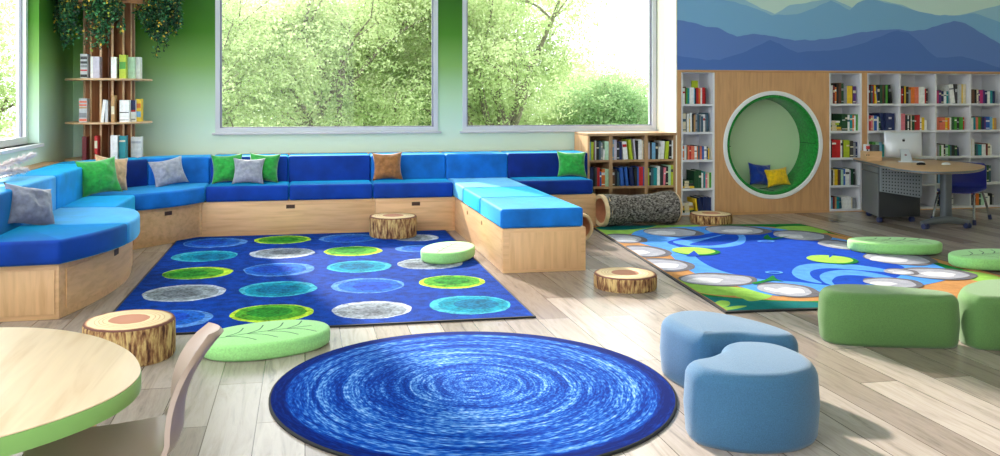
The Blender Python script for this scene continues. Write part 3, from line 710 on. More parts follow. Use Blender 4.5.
cushion('back_cushion', rect(-.90 + g, -.163 - g, B0 + .002, 9.08), ZB, ZT, V_DARK, 'dark blue back cushion behind the grey and green pillows', GBK)
cushion('back_cushion', rect(-.163 + g, .646 - g, B0 + .002, 9.08), ZB, ZT, V_DARK, 'dark blue back cushion left of the brown pillow', GBK)
cushion('back_cushion', rect(.646 + g, 1.401 - g, B0 + .002, 9.08), ZB, ZT, V_MID, 'mid blue back cushion behind the brown pillow', GBK)
cushion('back_cushion', rect(1.401 + g, 2.044 - g, B0 + .002, 9.08), ZB, ZT, V_MID, 'mid blue back cushion facing along the peninsula', GBK)
cushion('back_cushion', rect(2.044 + g, 2.90, B0 + .002, 9.08), ZB, ZT, V_NAVY, 'navy back cushion behind the green pillow by the bookcase', GBK)
# corner
c_a, c_b = (-1.44, 7.72), (-.902, 8.27)
mid_ = (-1.13, 7.99)
cp = spline([(-1.44, 7.72), (-1.24, 7.86), (-1.06, 8.03), (-.904, 8.268)], 5, False)
cushion('seat_cushion', cp + [(-.904, B0 - .0), (-1.22, 8.66), (-1.56, 8.4), (-1.81, 8.08), (-1.81, 7.72)], ZB, ZC, V_MID, 'azure seat cushion filling the corner under the grey pillow', GS)
cushion('back_cushion', [(-1.812, 8.10), (-1.562, 8.412), (-1.44, 8.53), (-1.62, 8.84), (-1.9, 8.62), (-2.15, 8.3), (-2.15, 8.10)], ZB, ZT, V_NAVY, 'navy back cushion slanting across the corner behind the tan pillow', GBK)
cushion('back_cushion', [(-1.437, 8.532), (-1.22, 8.672), (-.903, 8.69), (-.903, 9.08), (-1.25, 9.05), (-1.617, 8.842)], ZB, ZT, V_MID, 'azure back cushion behind the grey pillow in the corner', GBK)
# left row
cushion('seat_cushion', rect(-1.81, -1.405, 6.935, 7.715), ZB, ZC, V_TURQ, 'turquoise seat cushion below the bright green pillow at the left wall', GS)
arc = [(-1.39, 5.36), (-1.28, 5.57), (-1.19, 5.80), (-1.14, 6.02), (-1.125, 6.22), (-1.15, 6.48), (-1.22, 6.72), (-1.34, 6.88)]
A1 = spline(arc, 6, False)
k1 = min(range(len(A1)), key=lambda q: abs(A1[q][1] - 6.02))
cushion('seat_cushion', [(-1.81, 5.33)] + A1[:k1 + 1] + [(-1.81, 6.02)], ZB, ZC, V_DARK, 'dark blue curved seat cushion at the near end of the left bench', GS)
k2 = k1
cushion('seat_cushion', [(-1.81, 6.024)] + [(x, y + .003) for x, y in A1[k2:]] + [(-1.5, 6.925), (-1.81, 6.93)], ZB, ZC, V_LITE, 'pale blue seat cushion with a rounded end on the left bench', GS)
for (ya, yb, m_, lb) in ((5.33, 6.09, V_DARK, 'dark blue back cushion at the near end of the left wall'), (6.09, 6.9, V_LITE, 'pale blue back cushion behind the grey pillow at the left wall'), (6.9, 8.095, V_TURQ, 'turquoise back cushion along the left wall beside the green pillow')):
    cushion('back_cushion', rect(-2.15, -1.813, ya + g, yb - g), ZB, ZT, m_, lb, GBK)
# wooden bases
def base(name, pts, label, panels, slot, fronts=None, grp='wooden bench bases of the sofa'):
    cx_ = sum(p[0] for p in pts) / len(pts); cy_ = sum(p[1] for p in pts) / len(pts)
    o = empty(name, (cx_, cy_, 0), label, 'bench', grp)
    MB().prism(pts, 0, ZB - .001).build('carcass', W_LIGHT, o, bevel=.003)
    return o
def front_panel(o, a, b, z0, z1, mat=W_LIGHT, slots=(), t=.008, nm='drawer_front'):
    """plate on a straight front from a to b (outward normal to the right of a->b)"""
    ax, ay = a; bx, by = b; L = math.hypot(bx - ax, by - ay); ux, uy = (bx - ax) / L, (by - ay) / L; nx, ny = uy, -ux
    M_ = Matrix(((ux, -nx, 0, ax), (uy, -ny, 0, ay), (0, 0, 1, 0), (0, 0, 0, 1)))
    p = MB().box(.0, L, -t, -.0005, z0, z1, 0, M_).build(nm, mat, o, bevel=.002)
    for s_ in slots:
        MB().box(L * s_ - .04, L * s_ + .04, -t - .001, -t + .003, z1 - .045, z1 - .01, 0, M_).build('hand_slot', DARK, p, origin=o.location, smooth=False)
    return p
BF = F0 + .012
o = base('storage_bench', rect(-.93, .655, BF, 9.08), 'long pale wood bench base below the back row with a dark hand slot', 0, 0)
front_panel(o, (-.89, BF), (.625, BF), .045, ZB - .03, W_LIGHT, (.5,))
o = base('storage_bench', rect(.657, 1.425, BF, 9.08), 'pale wood bench base between the log stool and the peninsula', 0, 0)
front_panel(o, (.69, BF), (1.40, BF), .045, ZB - .03, W_LIGHT, (.5,))
o = base('storage_bench', rect(2.06, 2.85, BF, 9.08), 'pale wood bench base under the right end of the sofa by the log', 0, 0)
front_panel(o, (2.09, BF), (2.82, BF), .03, ZB - .03, W_LIGHT, ())
o = base('storage_bench', rect(1.427, 2.058, 6.215, 9.08), 'pale wood peninsula base jutting out from the sofa into the room', 0, 0)
front_panel(o, (1.47, 6.215), (2.02, 6.215), .022, ZB - .03, W_LIGHTZ, (), .004, 'end_panel')
front_panel(o, (1.427, 8.27), (1.427, 6.24), .022, ZB - .012, W_LIGHTY, (), .004, 'side_panel')
for yy in (7.62, 6.98):
    M_ = Matrix.Translation((1.4225, yy, .262)) @ Matrix.Rotation(PI / 2, 4, 'Y')
    MB().lathe([(.018, -.002), (.018, .002)], (0, 0, 0), 16, 0, True, M_).build('finger_hole', plain('finger_hole_wood', (150, 100, 62), .6), o, smooth=False)
bc_ = [(x + .012 * .6, y + .012 * .6) for x, y in cp]
o = base('storage_bench', [(-1.452, 7.6), (-1.452, 7.71), (-.945, 8.285), (-.932, 8.285), (-.932, 9.06), (-1.28, 9.01), (-1.66, 8.74), (-2.12, 8.27), (-2.14, 7.6)], 'pale wood corner bench base slanting between left and back benches', 0, 0)
front_panel(o, (-1.43, 7.735), (-.967, 8.26), .04, ZB - .03, W_LIGHT, (.52,))
# curved base at left
ab = spline([(-1.41, 5.41), (-1.335, 5.68), (-1.275, 5.98), (-1.245, 6.25), (-1.24, 6.5), (-1.27, 6.8), (-1.33, 7.1), (-1.45, 7.45)], 6, False)
o = base('storage_bench', [(-2.15, 5.39)] + ab + [(-1.452, 7.598), (-2.15, 7.598)], 'pale wood bench base with a curved drawer front at the left wall', 0, 0)
mbp = MB(); rs = []
aa = [p for p in ab if 5.45 < p[1] < 7.2]
outp = inset([(-2.1, 5.39)] + ab + [(-2.1, 7.598)], -.008)[1:-1]
outp = [p for p in outp if 5.44 < p[1] < 7.25]
inn = inset([(-2.1, 5.39)] + ab + [(-2.1, 7.598)], -.0005)[1:-1]; inn = [p for p in inn if 5.44 < p[1] < 7.25]
m_ = min(len(outp), len(inn)); outp, inn = outp[:m_], inn[:m_]
for z0_, z1_, nm in ((.05, ZB - .04, 'drawer_front'),):
    mbp = MB(); mbp.prism(outp + inn[::-1], z0_, z1_)
    pf = mbp.build(nm, W_LIGHTY, o, smooth=True)
    q = outp[int(m_ * .38)]; q2 = outp[int(m_ * .38) + 1]; ang = math.atan2(q2[1] - q[1], q2[0] - q[0])
    M_ = Matrix.Translation((q[0], q[1], 0)) @ Matrix.Rotation(ang, 4, 'Z')
    MB().box(-.045, .045, -.0025, .003, .235, .275, 0, M_).build('hand_slot', DARK, pf, origin=o.location, smooth=False)
front_panel(o, (-2.1, 5.39), (-1.43, 5.405), .03, ZB - .035, W_LIGHTZ, (), .006, 'end_panel')
# ledge behind cushions
LW, LB = WL + .003, BW - .003
mb = MB(); mb.box(LW, -2.152, 5.3, 8.3, .66, .715); mb.prism([(LW, 8.3), (-2.152, 8.3), (-1.9, 8.63), (-1.62, 8.85), (-1.25, 9.06), (-.90, 9.084), (-.90, LB), (LW, LB)], .64, .68)
mb.box(-.90, 2.93, 9.084, LB, .66, .70)
tag(mb.build('bench_ledge', W_OAKX, None, (0, 9.2, 0), bevel=.003), 'thin wooden ledge running behind the sofa cushions along both walls', 'ledge')

# ------------------------------------------------------------------ pillows
def pillow(c, w_, h_, t_, yaw, lean, roll, mat, label, grp=None, seed=0, name='throw_pillow'):
    n = 22; mb = MB(); rows = []
    def pt(u, v, sgn):
        k = (max(0, 1 - abs(u) ** 2.4) * max(0, 1 - abs(v) ** 2.4)) ** .55
        x = w_ / 2 * u * (1 - .15 * (1 - v * v) * abs(u)); z = h_ / 2 * v * (1 - .15 * (1 - u * u) * abs(v))
        wr = .35 * noise.noise(Vector((u * 2.2 + seed * 3.7, v * 2.2, sgn * 2 + seed))) + .12 * noise.noise(Vector((u * 6 + seed, v * 6, sgn)))
        y = sgn * t_ * .66 * k * (1 + wr)
        return (x, y, z)
    def g_(sgn): return [pt(-1 + 2 * i / n, -1 + 2 * j / n, sgn) for j in range(n + 1) for i in range(n + 1)]
    a = g_(-1); b = g_(1); N1 = (n + 1) ** 2
    vs = a + b; fs = []
    for j in range(n):
        for i in range(n):
            p = j * (n + 1) + i
            fs.append((p, p + 1, p + n + 2, p + n + 1)); fs.append((N1 + p, N1 + p + n + 1, N1 + p + n + 2, N1 + p + 1))
    M_ = Matrix.Translation(c) @ Matrix.Rotation(yaw, 4, 'Z') @ Matrix.Rotation(-lean, 4, 'X') @ Matrix.Rotation(roll, 4, 'Y') @ Matrix.Translation((0, 0, h_ / 2))
    mb.add([M_ @ Vector(v) for v in vs], fs)
    me_o = mb.build(name, mat, None, c, ang=180)
    bm = bmesh.new(); bm.from_mesh(me_o.data); bmesh.ops.remove_doubles(bm, verts=bm.verts, dist=1e-5); bmesh.ops.recalc_face_normals(bm, faces=bm.faces); bm.to_mesh(me_o.data); bm.free()
    for p in me_o.data.polygons: p.use_smooth = True
    return tag(me_o, label, 'pillow', grp)
P_GREEN = fabric('pillow_green', (46, 160, 66), .12, 30, .8, .2, .5)
P_GREY = fabric('pillow_grey', (150, 154, 170), .1, 30, .8, .2, .6)
P_TAN = fabric('pillow_tan', (206, 168, 128), .1, 30, .8, .2, .4)
P_BROWN = fabric('pillow_brown', (156, 104, 62), .14, 30, .7, .2, .3)
P_BLUE = fabric('pillow_blue', (14, 54, 150), .1, 30, .8, .2, .4)
P_YEL = fabric('pillow_yellow', (226, 186, 20), .1, 30, .8, .2, .4)
P_GREYD = fabric('pillow_slate', (122, 126, 146), .1, 30, .8, .2, .6)
PGRP = 'pillows on the blue sofa'
zs = ZC + .002
pillow((-.72, 8.53, zs), .3, .29, .11, .08, .32, -.04, P_GREEN, 'left one of two matching green pillows behind a grey one', PGRP, 1)
pillow((-.40, 8.55, zs), .3, .29, .11, -.1, .28, .05, P_GREEN, 'right one of two matching green pillows behind a grey one', PGRP, 2)
pillow((-.53, 8.42, zs), .30, .262, .09, -.03, .42, .02, P_GREY, 'light grey pillow in front of two green pillows', PGRP, 3)
pillow((.80, 8.55, zs), .3, .285, .11, -.12, .3, -.03, P_BROWN, 'brown pillow leaning on the back row of the sofa', PGRP, 4)
pillow((2.68, 8.53, zs), .31, .275, .11, -.1, .32, .03, P_GREEN, 'green pillow at the right end of the sofa by the brown bookcase', PGRP, 5)
pillow((-1.205, 8.40, zs), .32, .27, .1, .42, .38, -.16, P_GREY, 'silver grey pillow leaning in the sofa corner', PGRP, 6)
pillow((-1.665, 7.72, zs), .35, .32, .11, .62, .3, -.08, P_GREEN, 'bright green pillow on the left bench in front of a tan pillow', PGRP, 7)
pillow((-1.66, 8.02, zs), .32, .32, .09, .75, .3, .18, P_TAN, 'tan pillow half hidden behind the green one in the corner', PGRP, 8)
pillow((-1.71, 5.95, zs), .35, .28, .12, 1.0, .42, .24, P_GREYD, 'dark grey pillow on the near end of the left bench', PGRP, 9)
pillow((5.02, SY + .15, .292), .29, .26, .1, .1, .3, .12, P_BLUE, 'dark blue pillow inside the round nook', 'pillows in the nook', 10)
pillow((5.20, SY + .07, .292), .275, .215, .09, -.15, .35, -.12, P_YEL, 'yellow pillow inside the round nook', 'pillows in the nook', 11)

# ------------------------------------------------------------------ log stools
def bark_mat(name, c1, c2, c3, sx=34, sz=5):
    m, nt, b = base_mat(name)
    n = N(nt, 'ShaderNodeTexNoise'); n.inputs['Scale'].default_value = 1.0; n.inputs['Detail'].default_value = 5; n.inputs['Roughness'].default_value = .6
    nt.links.new(coords(nt, scale=(sx, sx, sz)), n.inputs['Vector'])
    r = ramp(nt, [(0.36, c1), (0.47, c2), (0.62, c3)])
    nt.links.new(n.outputs['Fac'], r.inputs['Fac']); nt.links.new(r.outputs['Color'], b.inputs['Base Color'])
    b.inputs['Roughness'].default_value = .9; b.inputs['Specular IOR Level'].default_value = .2
    bump(nt, b, n.outputs['Fac'], .8, .02)
    return m
BARK = bark_mat('printed_bark', (88, 54, 46), (160, 116, 80), (222, 190, 130), 52, 11)
def ring_mat(name, R0):
    m, nt, b = base_mat(name)
    g_ = N(nt, 'ShaderNodeVectorMath', operation='LENGTH'); mp = coords(nt, scale=(1 / R0, 1 / R0, 0))
    ns = N(nt, 'ShaderNodeTexNoise'); ns.inputs['Scale'].default_value = 3; nt.links.new(mp, ns.inputs['Vector'])
    nt.links.new(mp, g_.inputs[0])
    ad = N(nt, 'ShaderNodeMath', operation='MULTIPLY_ADD'); ad.inputs[1].default_value = .10; nt.links.new(ns.outputs['Fac'], ad.inputs[0]); nt.links.new(g_.outputs['Value'], ad.inputs[2])
    cr_, br_, pk = (240, 214, 172), (206, 150, 112), (206, 146, 122)
    r = ramp(nt, [(0, pk), (.49, (200, 138, 112)), (.50, cr_), (.60, cr_), (.615, br_), (.63, cr_), (.69, cr_), (.705, br_), (.72, cr_), (.79, cr_), (.80, br_), (.815, cr_), (.93, cr_), (.975, (200, 140, 104)), (1, (120, 78, 72))])
    nt.links.new(ad.outputs[0], r.inputs['Fac']); nt.links.new(r.outputs['Color'], b.inputs['Base Color'])
    b.inputs['Roughness'].default_value = .8; b.inputs['Specular IOR Level'].default_value = .2
    return m
def stump(h_, label, loc, rad=.217):
    e = empty('log_stool', loc, label, 'stool', 'round log stools')
    n = 72; rs = []
    for z, q in ((0, .965), (.012, .995), (h_ * .5, 1.0), (h_ - .012, 1.0), (h_ - .003, .985)):
        rs.append([(loc[0] + rad * q * (1 + .012 * noise.noise(Vector((math.cos(t) * 5, math.sin(t) * 5, z * 4)))) * math.cos(t), loc[1] + rad * q * (1 + .012 * noise.noise(Vector((math.cos(t) * 5, math.sin(t) * 5, z * 4)))) * math.sin(t), loc[2] + z) for t in [2 * PI * k / n for k in range(n)]])
    MB().rings(rs, 0).build('bark_side', BARK, e, ang=60)
    MB().lathe([(rad * .99, h_ - .004), (rad * .97, h_ + .003), (rad * .5, h_ + .006), (.004, h_ + .007)], loc, n, 0).build('log_top', ring_mat('stump_rings', rad), e, ang=60)
    return e
s1 = stump(.18, 'tall log stool by the pale round table', (-.862, 4.58, 0), .218)
s2 = stump(.092, 'low log stool on the bare floor in front of the peninsula', (2.145, 5.63, 0), .212)
copy_tree(s1, (.80, 8.02, .0125), 1.1, 'tall log stool on the dotted rug against the sofa')
copy_tree(s2, (4.10, 8.33, 0), 2.2, 'low log stool in front of the round nook')
# hollow logs
def hollow(c, axis_yaw, L, r, label, cut=False, dip=0.03):
    e = empty('hollow_log', c, label, 'log', 'hollow log tunnels')
    M_ = Matrix.Translation((c[0], c[1], c[2] + r)) @ Matrix.Rotation(axis_yaw, 4, 'Z')
    n = 64; K = 20
    def sec(x, rr, q=1.0, nz=.03, s=0):
        out = []
        for k in range(n):
            t = 2 * PI * k / n
            w_ = 1 + nz * noise.noise(Vector((x * 6 + s, math.cos(t) * 3, math.sin(t) * 3)))
            out.append(M_ @ Vector((x, rr * w_ * math.cos(t) * q, max(-r * .999, rr * w_ * math.sin(t) * q))))
        return out
    rs = []
    for i in range(K + 1):
        u = i / K; x = -L / 2 + L * u
        rr = r * (1 - dip / r * math.sin(PI * u) * .8 + .02 * math.sin(u * 9))
        rs.append(sec(x, rr, 1, .06))
    MB().rings(rs, 0, False).build('bark_shell', LOGBARK, e, ang=60)
    for sg in (-1, 1):
        x = sg * L / 2
        rs = [sec(x - sg * .03, r * .99, 1, .06), sec(x + sg * .012, r * .985, 1, .03), sec(x + sg * .03, r * .93, 1, .03), sec(x + sg * .03, r * .80, 1, .03), sec(x + sg * .015, r * .74, 1, .03)]
        MB().rings(rs, 0, False).build('end_ring', LOGCREAM, e, ang=60)
    rs = [sec(-L / 2 - .02, r * .76, 1, .03), sec(0, r * .72, 1, .03), sec(L / 2 + .02, r * .76, 1, .03)]
    MB().rings(rs, 0, False).build('inner_tube', LOGIN, e, ang=60)
    return e
LOGBARK = bark_mat('grey_bark', (44, 40, 38), (104, 97, 92), (164, 156, 150), 40, 60)
LOGCREAM = plain('log_cream', (226, 196, 154), .8, 0, .06, 12)
LOGIN = plain('log_peach', (206, 142, 106), .8, 0, .1, 8)
hollow((3.29, 8.30, 0.0), .16, .80, .165, 'grey bark hollow log lying in front of the brown bookcase')
hollow((2.37, 7.72, 0.0), 1.72, .55, .13, 'hollow log end peeking out behind the peninsula')

# ------------------------------------------------------------------ leaf cushions
LEAF = fabric('leaf_green', (160, 224, 140), .05, 120, .75, .12, .25)
VEIN = plain('leaf_vein', (66, 110, 84), .8)
def leaf(loc, yaw, label, a=.33, b_=.215, h_=.085, src=None):
    e = empty('leaf_cushion', (0, 0, 0), label, 'floor cushion', 'green leaf cushions')
    ol = []
    for k in range(64):
        t = 2 * PI * k / 64; c_, s_ = math.cos(t), math.sin(t)
        ol.append((a * math.copysign(abs(c_) ** .92, c_), b_ * math.copysign(abs(s_) ** .95, s_)))
    rs = [[(x, y, 0.0) for x, y in inset(ol, .02)], [(x, y, .012) for x, y in inset(ol, .003)], [(x, y, h_ * .5) for x, y in ol]]
    for q in range(5):
        th_ = q / 4 * PI / 2; rs.append([(x, y, h_ - .018 + .018 * math.sin(th_)) for x, y in inset(ol, .018 * (1 - math.cos(th_)))])
    MB().rings(rs, 0).build('pad', LEAF, e, ang=50)
    mb = MB()
    def vein(p, q, bend=.0, w_=.0035):
        m_ = ((p[0] + q[0]) / 2 - bend * (q[1] - p[1]), (p[1] + q[1]) / 2 + bend * (q[0] - p[0]))
        P = spline([p, m_, q], 5, False)
        for s_, t_ in zip(P, P[1:]):
            L = math.hypot(t_[0] - s_[0], t_[1] - s_[1]) or 1; nx, ny = -(t_[1] - s_[1]) / L * w_, (t_[0] - s_[0]) / L * w_
            mb.add([(s_[0] + nx, s_[1] + ny, h_ + .0004), (s_[0] - nx, s_[1] - ny, h_ + .0004), (t_[0] - nx, t_[1] - ny, h_ + .0004), (t_[0] + nx, t_[1] + ny, h_ + .0004)], [(0, 1, 2, 3)])
    vein((-a * .9, -.01), (a * .72, .0), .03)
    for k, x in enumerate((-.62, -.3, .02, .32)):
        for sg in (1, -1):
            ww = b_ * .62 * math.sqrt(max(0, 1 - (x * .8 + .15) ** 2))
            vein((a * x, .005), (a * (x + .36), sg * ww), -.12 * sg)
    mb.build('veins', VEIN, e, smooth=False, fix=True)
    e.location = loc; e.rotation_euler = (0, 0, yaw)
    return e
l1 = leaf((-.195, 4.60, 0), .32, 'mint green leaf cushion on the bare floor between the two blue rugs', a=.335)
copy_tree(l1, (1.12, 6.83, .0135), 1.05, 'mint green leaf cushion overlapping the dotted rug near the peninsula').scale = (.88, .92, 1)
copy_tree(l1, (4.82, 6.47, .0135), -.28, 'green leaf cushion on the far right corner of the pond rug').scale = (1.1, 1.0, 1)
copy_tree(l1, (5.16, 5.80, .0125), .12, 'green leaf cushion beside the green ottomans, cut by the picture edge').scale = (1.05, 1.05, 1)

# ------------------------------------------------------------------ ottomans
def ottoman(pts, h_, mat, label, grp, rd=.055):
    ol = spline(pts, 9)
    rs = [[(x, y, 0) for x, y in inset(ol, .012)], [(x, y, .02) for x, y in inset(ol, .002)], [(x, y, h_ * .45) for x, y in inset(ol, -.006)]]
    for q in range(7):
        t = q / 6 * PI / 2; rs.append([(x, y, h_ - rd + rd * math.sin(t)) for x, y in inset(ol, rd * .95 * (1 - math.cos(t)))])
    cx_ = sum(p[0] for p in ol) / len(ol); cy_ = sum(p[1] for p in ol) / len(ol)
    last = rs[-1]
    for q, dz in ((.85, .006), (.6, .011)):
        pass
    mb = MB(); mb.rings(rs, 0)
    return tag(mb.build('ottoman', mat, None, (cx_, cy_, 0), ang=75), label, 'ottoman', grp)
OT_B = fabric('ottoman_blue', (60, 102, 138), .08, 260, .85, .25, .25)
OT_G = fabric('ottoman_green', (90, 128, 72), .08, 260, .85, .25, .25)
ottoman([(1.435, 3.13), (1.438, 3.03), (1.52, 2.945), (1.63, 2.90), (1.76, 2.90), (1.89, 2.97), (1.955, 3.10), (1.955, 3.24), (1.90, 3.34), (1.79, 3.38), (1.70, 3.35), (1.64, 3.27), (1.56, 3.21), (1.475, 3.18)], .282, OT_B, 'front one of two blue kidney shaped ottomans', 'blue ottomans')
ottoman([(1.632, 3.81), (1.68, 3.90), (1.78, 3.96), (1.89, 3.945), (2.0, 3.84), (2.09, 3.66), (2.12, 3.5), (2.07, 3.42), (1.96, 3.43), (1.86, 3.49), (1.77, 3.50), (1.71, 3.50), (1.67, 3.53), (1.642, 3.66)], .268, OT_B, 'blue kidney shaped ottoman behind the other blue one', 'blue ottomans')
ottoman([(2.70, 4.20), (2.74, 4.11), (2.88, 4.04), (3.08, 3.985), (3.24, 3.945), (3.32, 3.96), (3.355, 4.02), (3.33, 4.10), (3.23, 4.19), (3.07, 4.29), (2.90, 4.35), (2.76, 4.31)], .272, OT_G, 'long green ottoman at the corner of the pond rug', 'green ottomans')
ottoman([(3.375, 3.95), (3.43, 3.88), (3.65, 3.83), (3.9, 3.83), (4.1, 3.88), (4.18, 3.98), (4.12, 4.15), (3.95, 4.28), (3.75, 4.30), (3.58, 4.23), (3.46, 4.13), (3.39, 4.04)], .272, OT_G, 'second green ottoman cut by the right edge of the picture', 'green ottomans')

# ------------------------------------------------------------------ desk group
DK = plain('pedestal_dark', (52, 54, 58), .5); DKS = plain('pedestal_grey', (104, 108, 114), .45)
MET = plain('desk_grey_metal', (104, 110, 118), .4, .3); PANEL = plain('perforated_grey', (150, 158, 168), .45, .2)
WHEEL = plain('blue_wheel', (42, 50, 96), .5); EDGE = plain('desk_edge_grey', (96, 104, 112), .5)
W_DESK = wood('desk_oak', (206, 164, 118), (190, 146, 100), 'X', .4)
DZ = .612
dp = [fl(a, b, .61) for a, b in ((853, 158.3), (868, 162), (887, 166.5), (905, 169.5), (930, 171.5), (960, 171.2), (978, 169.5))]
dp = [(x, min(y, 8.78)) for x, y in dp]
tip = fl(985, 166, .61)
poly = dp + [tip, (6.72, 7.85), (6.70, 8.25), (6.55, 8.6), (6.35, 8.78)]
dk = empty('teacher_desk', (6.15, 7.9, 0), 'freeform wood desk with grey edge on a pillar leg', 'desk')
tp = MB().prism(spline(poly, 4), DZ - .026, DZ, 1, 0, 1).build('desktop', [W_DESK, EDGE], dk, bevel=.003)
lc = fl(945, 227); lc = (lc[0], lc[1])
colx = lc
MB().box(colx[0] - .035, colx[0] + .055, colx[1] - .04, colx[1] + .04, .07, DZ - .028).build('pillar_leg', MET, dk, bevel=.02, seg=3)
fa = fl(924, 229); fb = fl(966, 228)
ux, uy = fb[0] - fa[0], fb[1] - fa[1]
pts = []
for k in range(9):
    t = -0.06 + 1.12 * k / 8; pts.append((fa[0] + ux * t, fa[1] + uy * t, .055 + .03 * math.sin(PI * min(1, max(0, t)))))
MB().tube(pts, [.024, .03, .034, .036, .038, .036, .034, .03, .024], 10).build('base_foot', MET, dk)
for q in (fa, fb):
    for s_ in (-.02, .02):
        M_ = Matrix.Translation((q[0], q[1] - .02, .027)) @ Matrix.Rotation(.2, 4, 'Z') @ Matrix.Rotation(PI / 2, 4, 'Y')
        MB().lathe([(.026, s_ - .009), (.027, s_ - .005), (.027, s_ + .005), (.026, s_ + .009)], (0, 0, 0), 16, 0, True, M_).build('caster', WHEEL, dk)
# hanging perforated panel
pa, pb = fl(881, 221), fl(921.5, 219.5)
pa = (5.745, 7.93); pb = (6.195, 7.90)
mb = MB(); L = math.hypot(pb[0] - pa[0], pb[1] - pa[1]); u_ = ((pb[0] - pa[0]) / L, (pb[1] - pa[1]) / L)
M_ = Matrix(((u_[0], -u_[1], 0, pa[0]), (u_[1], u_[0], 0, pa[1]), (0, 0, 1, 0), (0, 0, 0, 1)))
Mv = M_ @ Matrix.Rotation(PI / 2, 4, 'X')
pz0, pz1 = .315, DZ - .027
mb.prism([(0, .33), (L - .03, .262), (L - .01, .266), (L, .285), (L, pz1), (0, pz1)], -.008, .008, 0, None, None, Mv)
for i in range(13):
    for j in range(8):
        x = .03 + (L - .06) * i / 12; z = .345 - .062 * x / L + (pz1 - .03 - .345 + .062 * x / L) * j / 7
        mb.add([Mv @ Vector((x + .0075 * math.cos(t), z + .0075 * math.sin(t), .0086)) for t in [2 * PI * k / 8 for k in range(8)]], [tuple(range(8))], 1)
mb.build('perforated_panel', [PANEL, BLK], dk, smooth=False)
# pedestal
pd = empty('pedestal_cabinet', (6.05, 8.25, 0), 'dark grey drawer pedestal on blue casters under the desk', 'cabinet')
cA, cB, cC = (5.775, 7.985), (6.225, 7.955), (5.965, 8.52)
cD = (cB[0] + cC[0] - cA[0], cB[1] + cC[1] - cA[1])
MB().prism([cA, cB, cD, cC], .06, .578).build('body', DK, pd, bevel=.004)
front_panel(pd, (cC[0] + .0, cC[1] - .0), (cA[0], cA[1]), .062, .50, DKS, (), .012, 'drawer_front')
front_panel(pd, (cC[0] + .0, cC[1] - .0), (cA[0], cA[1]), .508, .574, DKS, (), .012, 'drawer_front')
for q in ((cA[0] + .04, cA[1] + .05), (cB[0] - .06, cB[1] + .05), (cC[0] + .05, cC[1] - .04), (cD[0] - .05, cD[1] - .05)):
    M_ = Matrix.Translation((q[0], q[1], .027)) @ Matrix.Rotation(PI / 2, 4, 'Y')
    cst = MB().lathe([(.024, -.02), (.027, -.014), (.027, .014), (.024, .02)], (0, 0, 0), 16, 0, True, M_).build('caster', WHEEL, pd)
    MB().box(q[0] - .012, q[0] + .012, q[1] - .012, q[1] + .012, .045, .062).build('caster_stem', MET, cst, origin=pd.location, smooth=False)
# computer
cc = (6.27, 8.25); yaw = -.42
cp_ = empty('computer', (cc[0], cc[1], DZ), 'silver all-in-one computer seen from behind on the desk', 'computer')
ALU = plain('aluminium', (206, 210, 218), .35, .25)
Mc = Matrix.Translation((cc[0], cc[1], DZ)) @ Matrix.Rotation(yaw, 4, 'Z')
Mt = Mc @ Matrix.Translation((0, .06, .045)) @ Matrix.Rotation(-.12, 4, 'X')
mb = MB(); rs = []
for y_, q in ((.012, 1), (-.004, 1), (-.018, .9), (-.028, .6), (-.032, .25)):
    W2, H2 = .184 * q, .132 * q
    rs.append([Mt @ Vector((x, y_, .122 + z)) for x, z in [(-W2, -H2), (-W2 * .5, -H2), (0, -H2), (W2 * .5, -H2), (W2, -H2), (W2, 0), (W2, H2), (W2 * .5, H2), (0, H2), (-W2 * .5, H2), (-W2, H2), (-W2, 0)]])
mon = mb.rings(rs, 0).build('monitor', ALU, cp_, ang=40)
MB().box(-.178, .178, .0121, .0135, -.002, .238, 0, Mt).build('screen', plain('screen_black', (12, 12, 14), .15), mon, origin=cp_.location, smooth=False)
mb = MB()
ap = [(.0, .012), (.006, .016), (.013, .012), (.015, .002), (.012, -.009), (.006, -.015), (0, -.0125), (-.006, -.015), (-.012, -.009), (-.015, .002), (-.013, .012), (-.006, .016)]
mb.add([Mt @ Vector((x * .9, -.0335, .165 + z * .9)) for x, z in spline(ap, 4)], [tuple(range(48))])
mb.add([Mt @ Vector((x, -.0335, .165 + z)) for x, z in ((.0, .016), (.002, .022), (.007, .025), (.006, .019))], [(0, 1, 2, 3)])
mb.build('logo', plain('logo_black', (18, 18, 22), .3), mon, origin=cp_.location, smooth=False, fix=False)
mb = MB()
prof = [(.035, .10), (-.02, .05), (-.075, .006), (-.085, .0)]
P1 = [(.02, .125), (-.09, .004), (-.09, 0), (-.08, 0), (.03, .115)]
vs = []
for x in (-.055, .055):
    vs += [Mc @ Vector((x * (0.75 if z > .05 else 1.0), y, z)) for y, z in P1]
mb.add(vs, [(0, 1, 2, 3, 4), (9, 8, 7, 6, 5), (0, 5, 6, 1), (1, 6, 7, 2), (2, 7, 8, 3), (3, 8, 9, 4), (4, 9, 5, 0)])
st_ = mb.build('stand', ALU, cp_, smooth=False)
M_ = Mc @ Matrix.Translation((0, -.052, .049)) @ Matrix.Rotation(-.83, 4, 'X') @ Matrix.Rotation(0, 4, 'X')
MB().lathe([(.012, .0), (.012, .004)], (0, 0, 0), 16, 0, True, Mc @ Matrix.Translation((0, -.038, .062)) @ Matrix.Rotation(.83, 4, 'X')).build('cable_hole', plain('hole_pinkish', (150, 120, 130), .6), st_, origin=cp_.location, smooth=False)
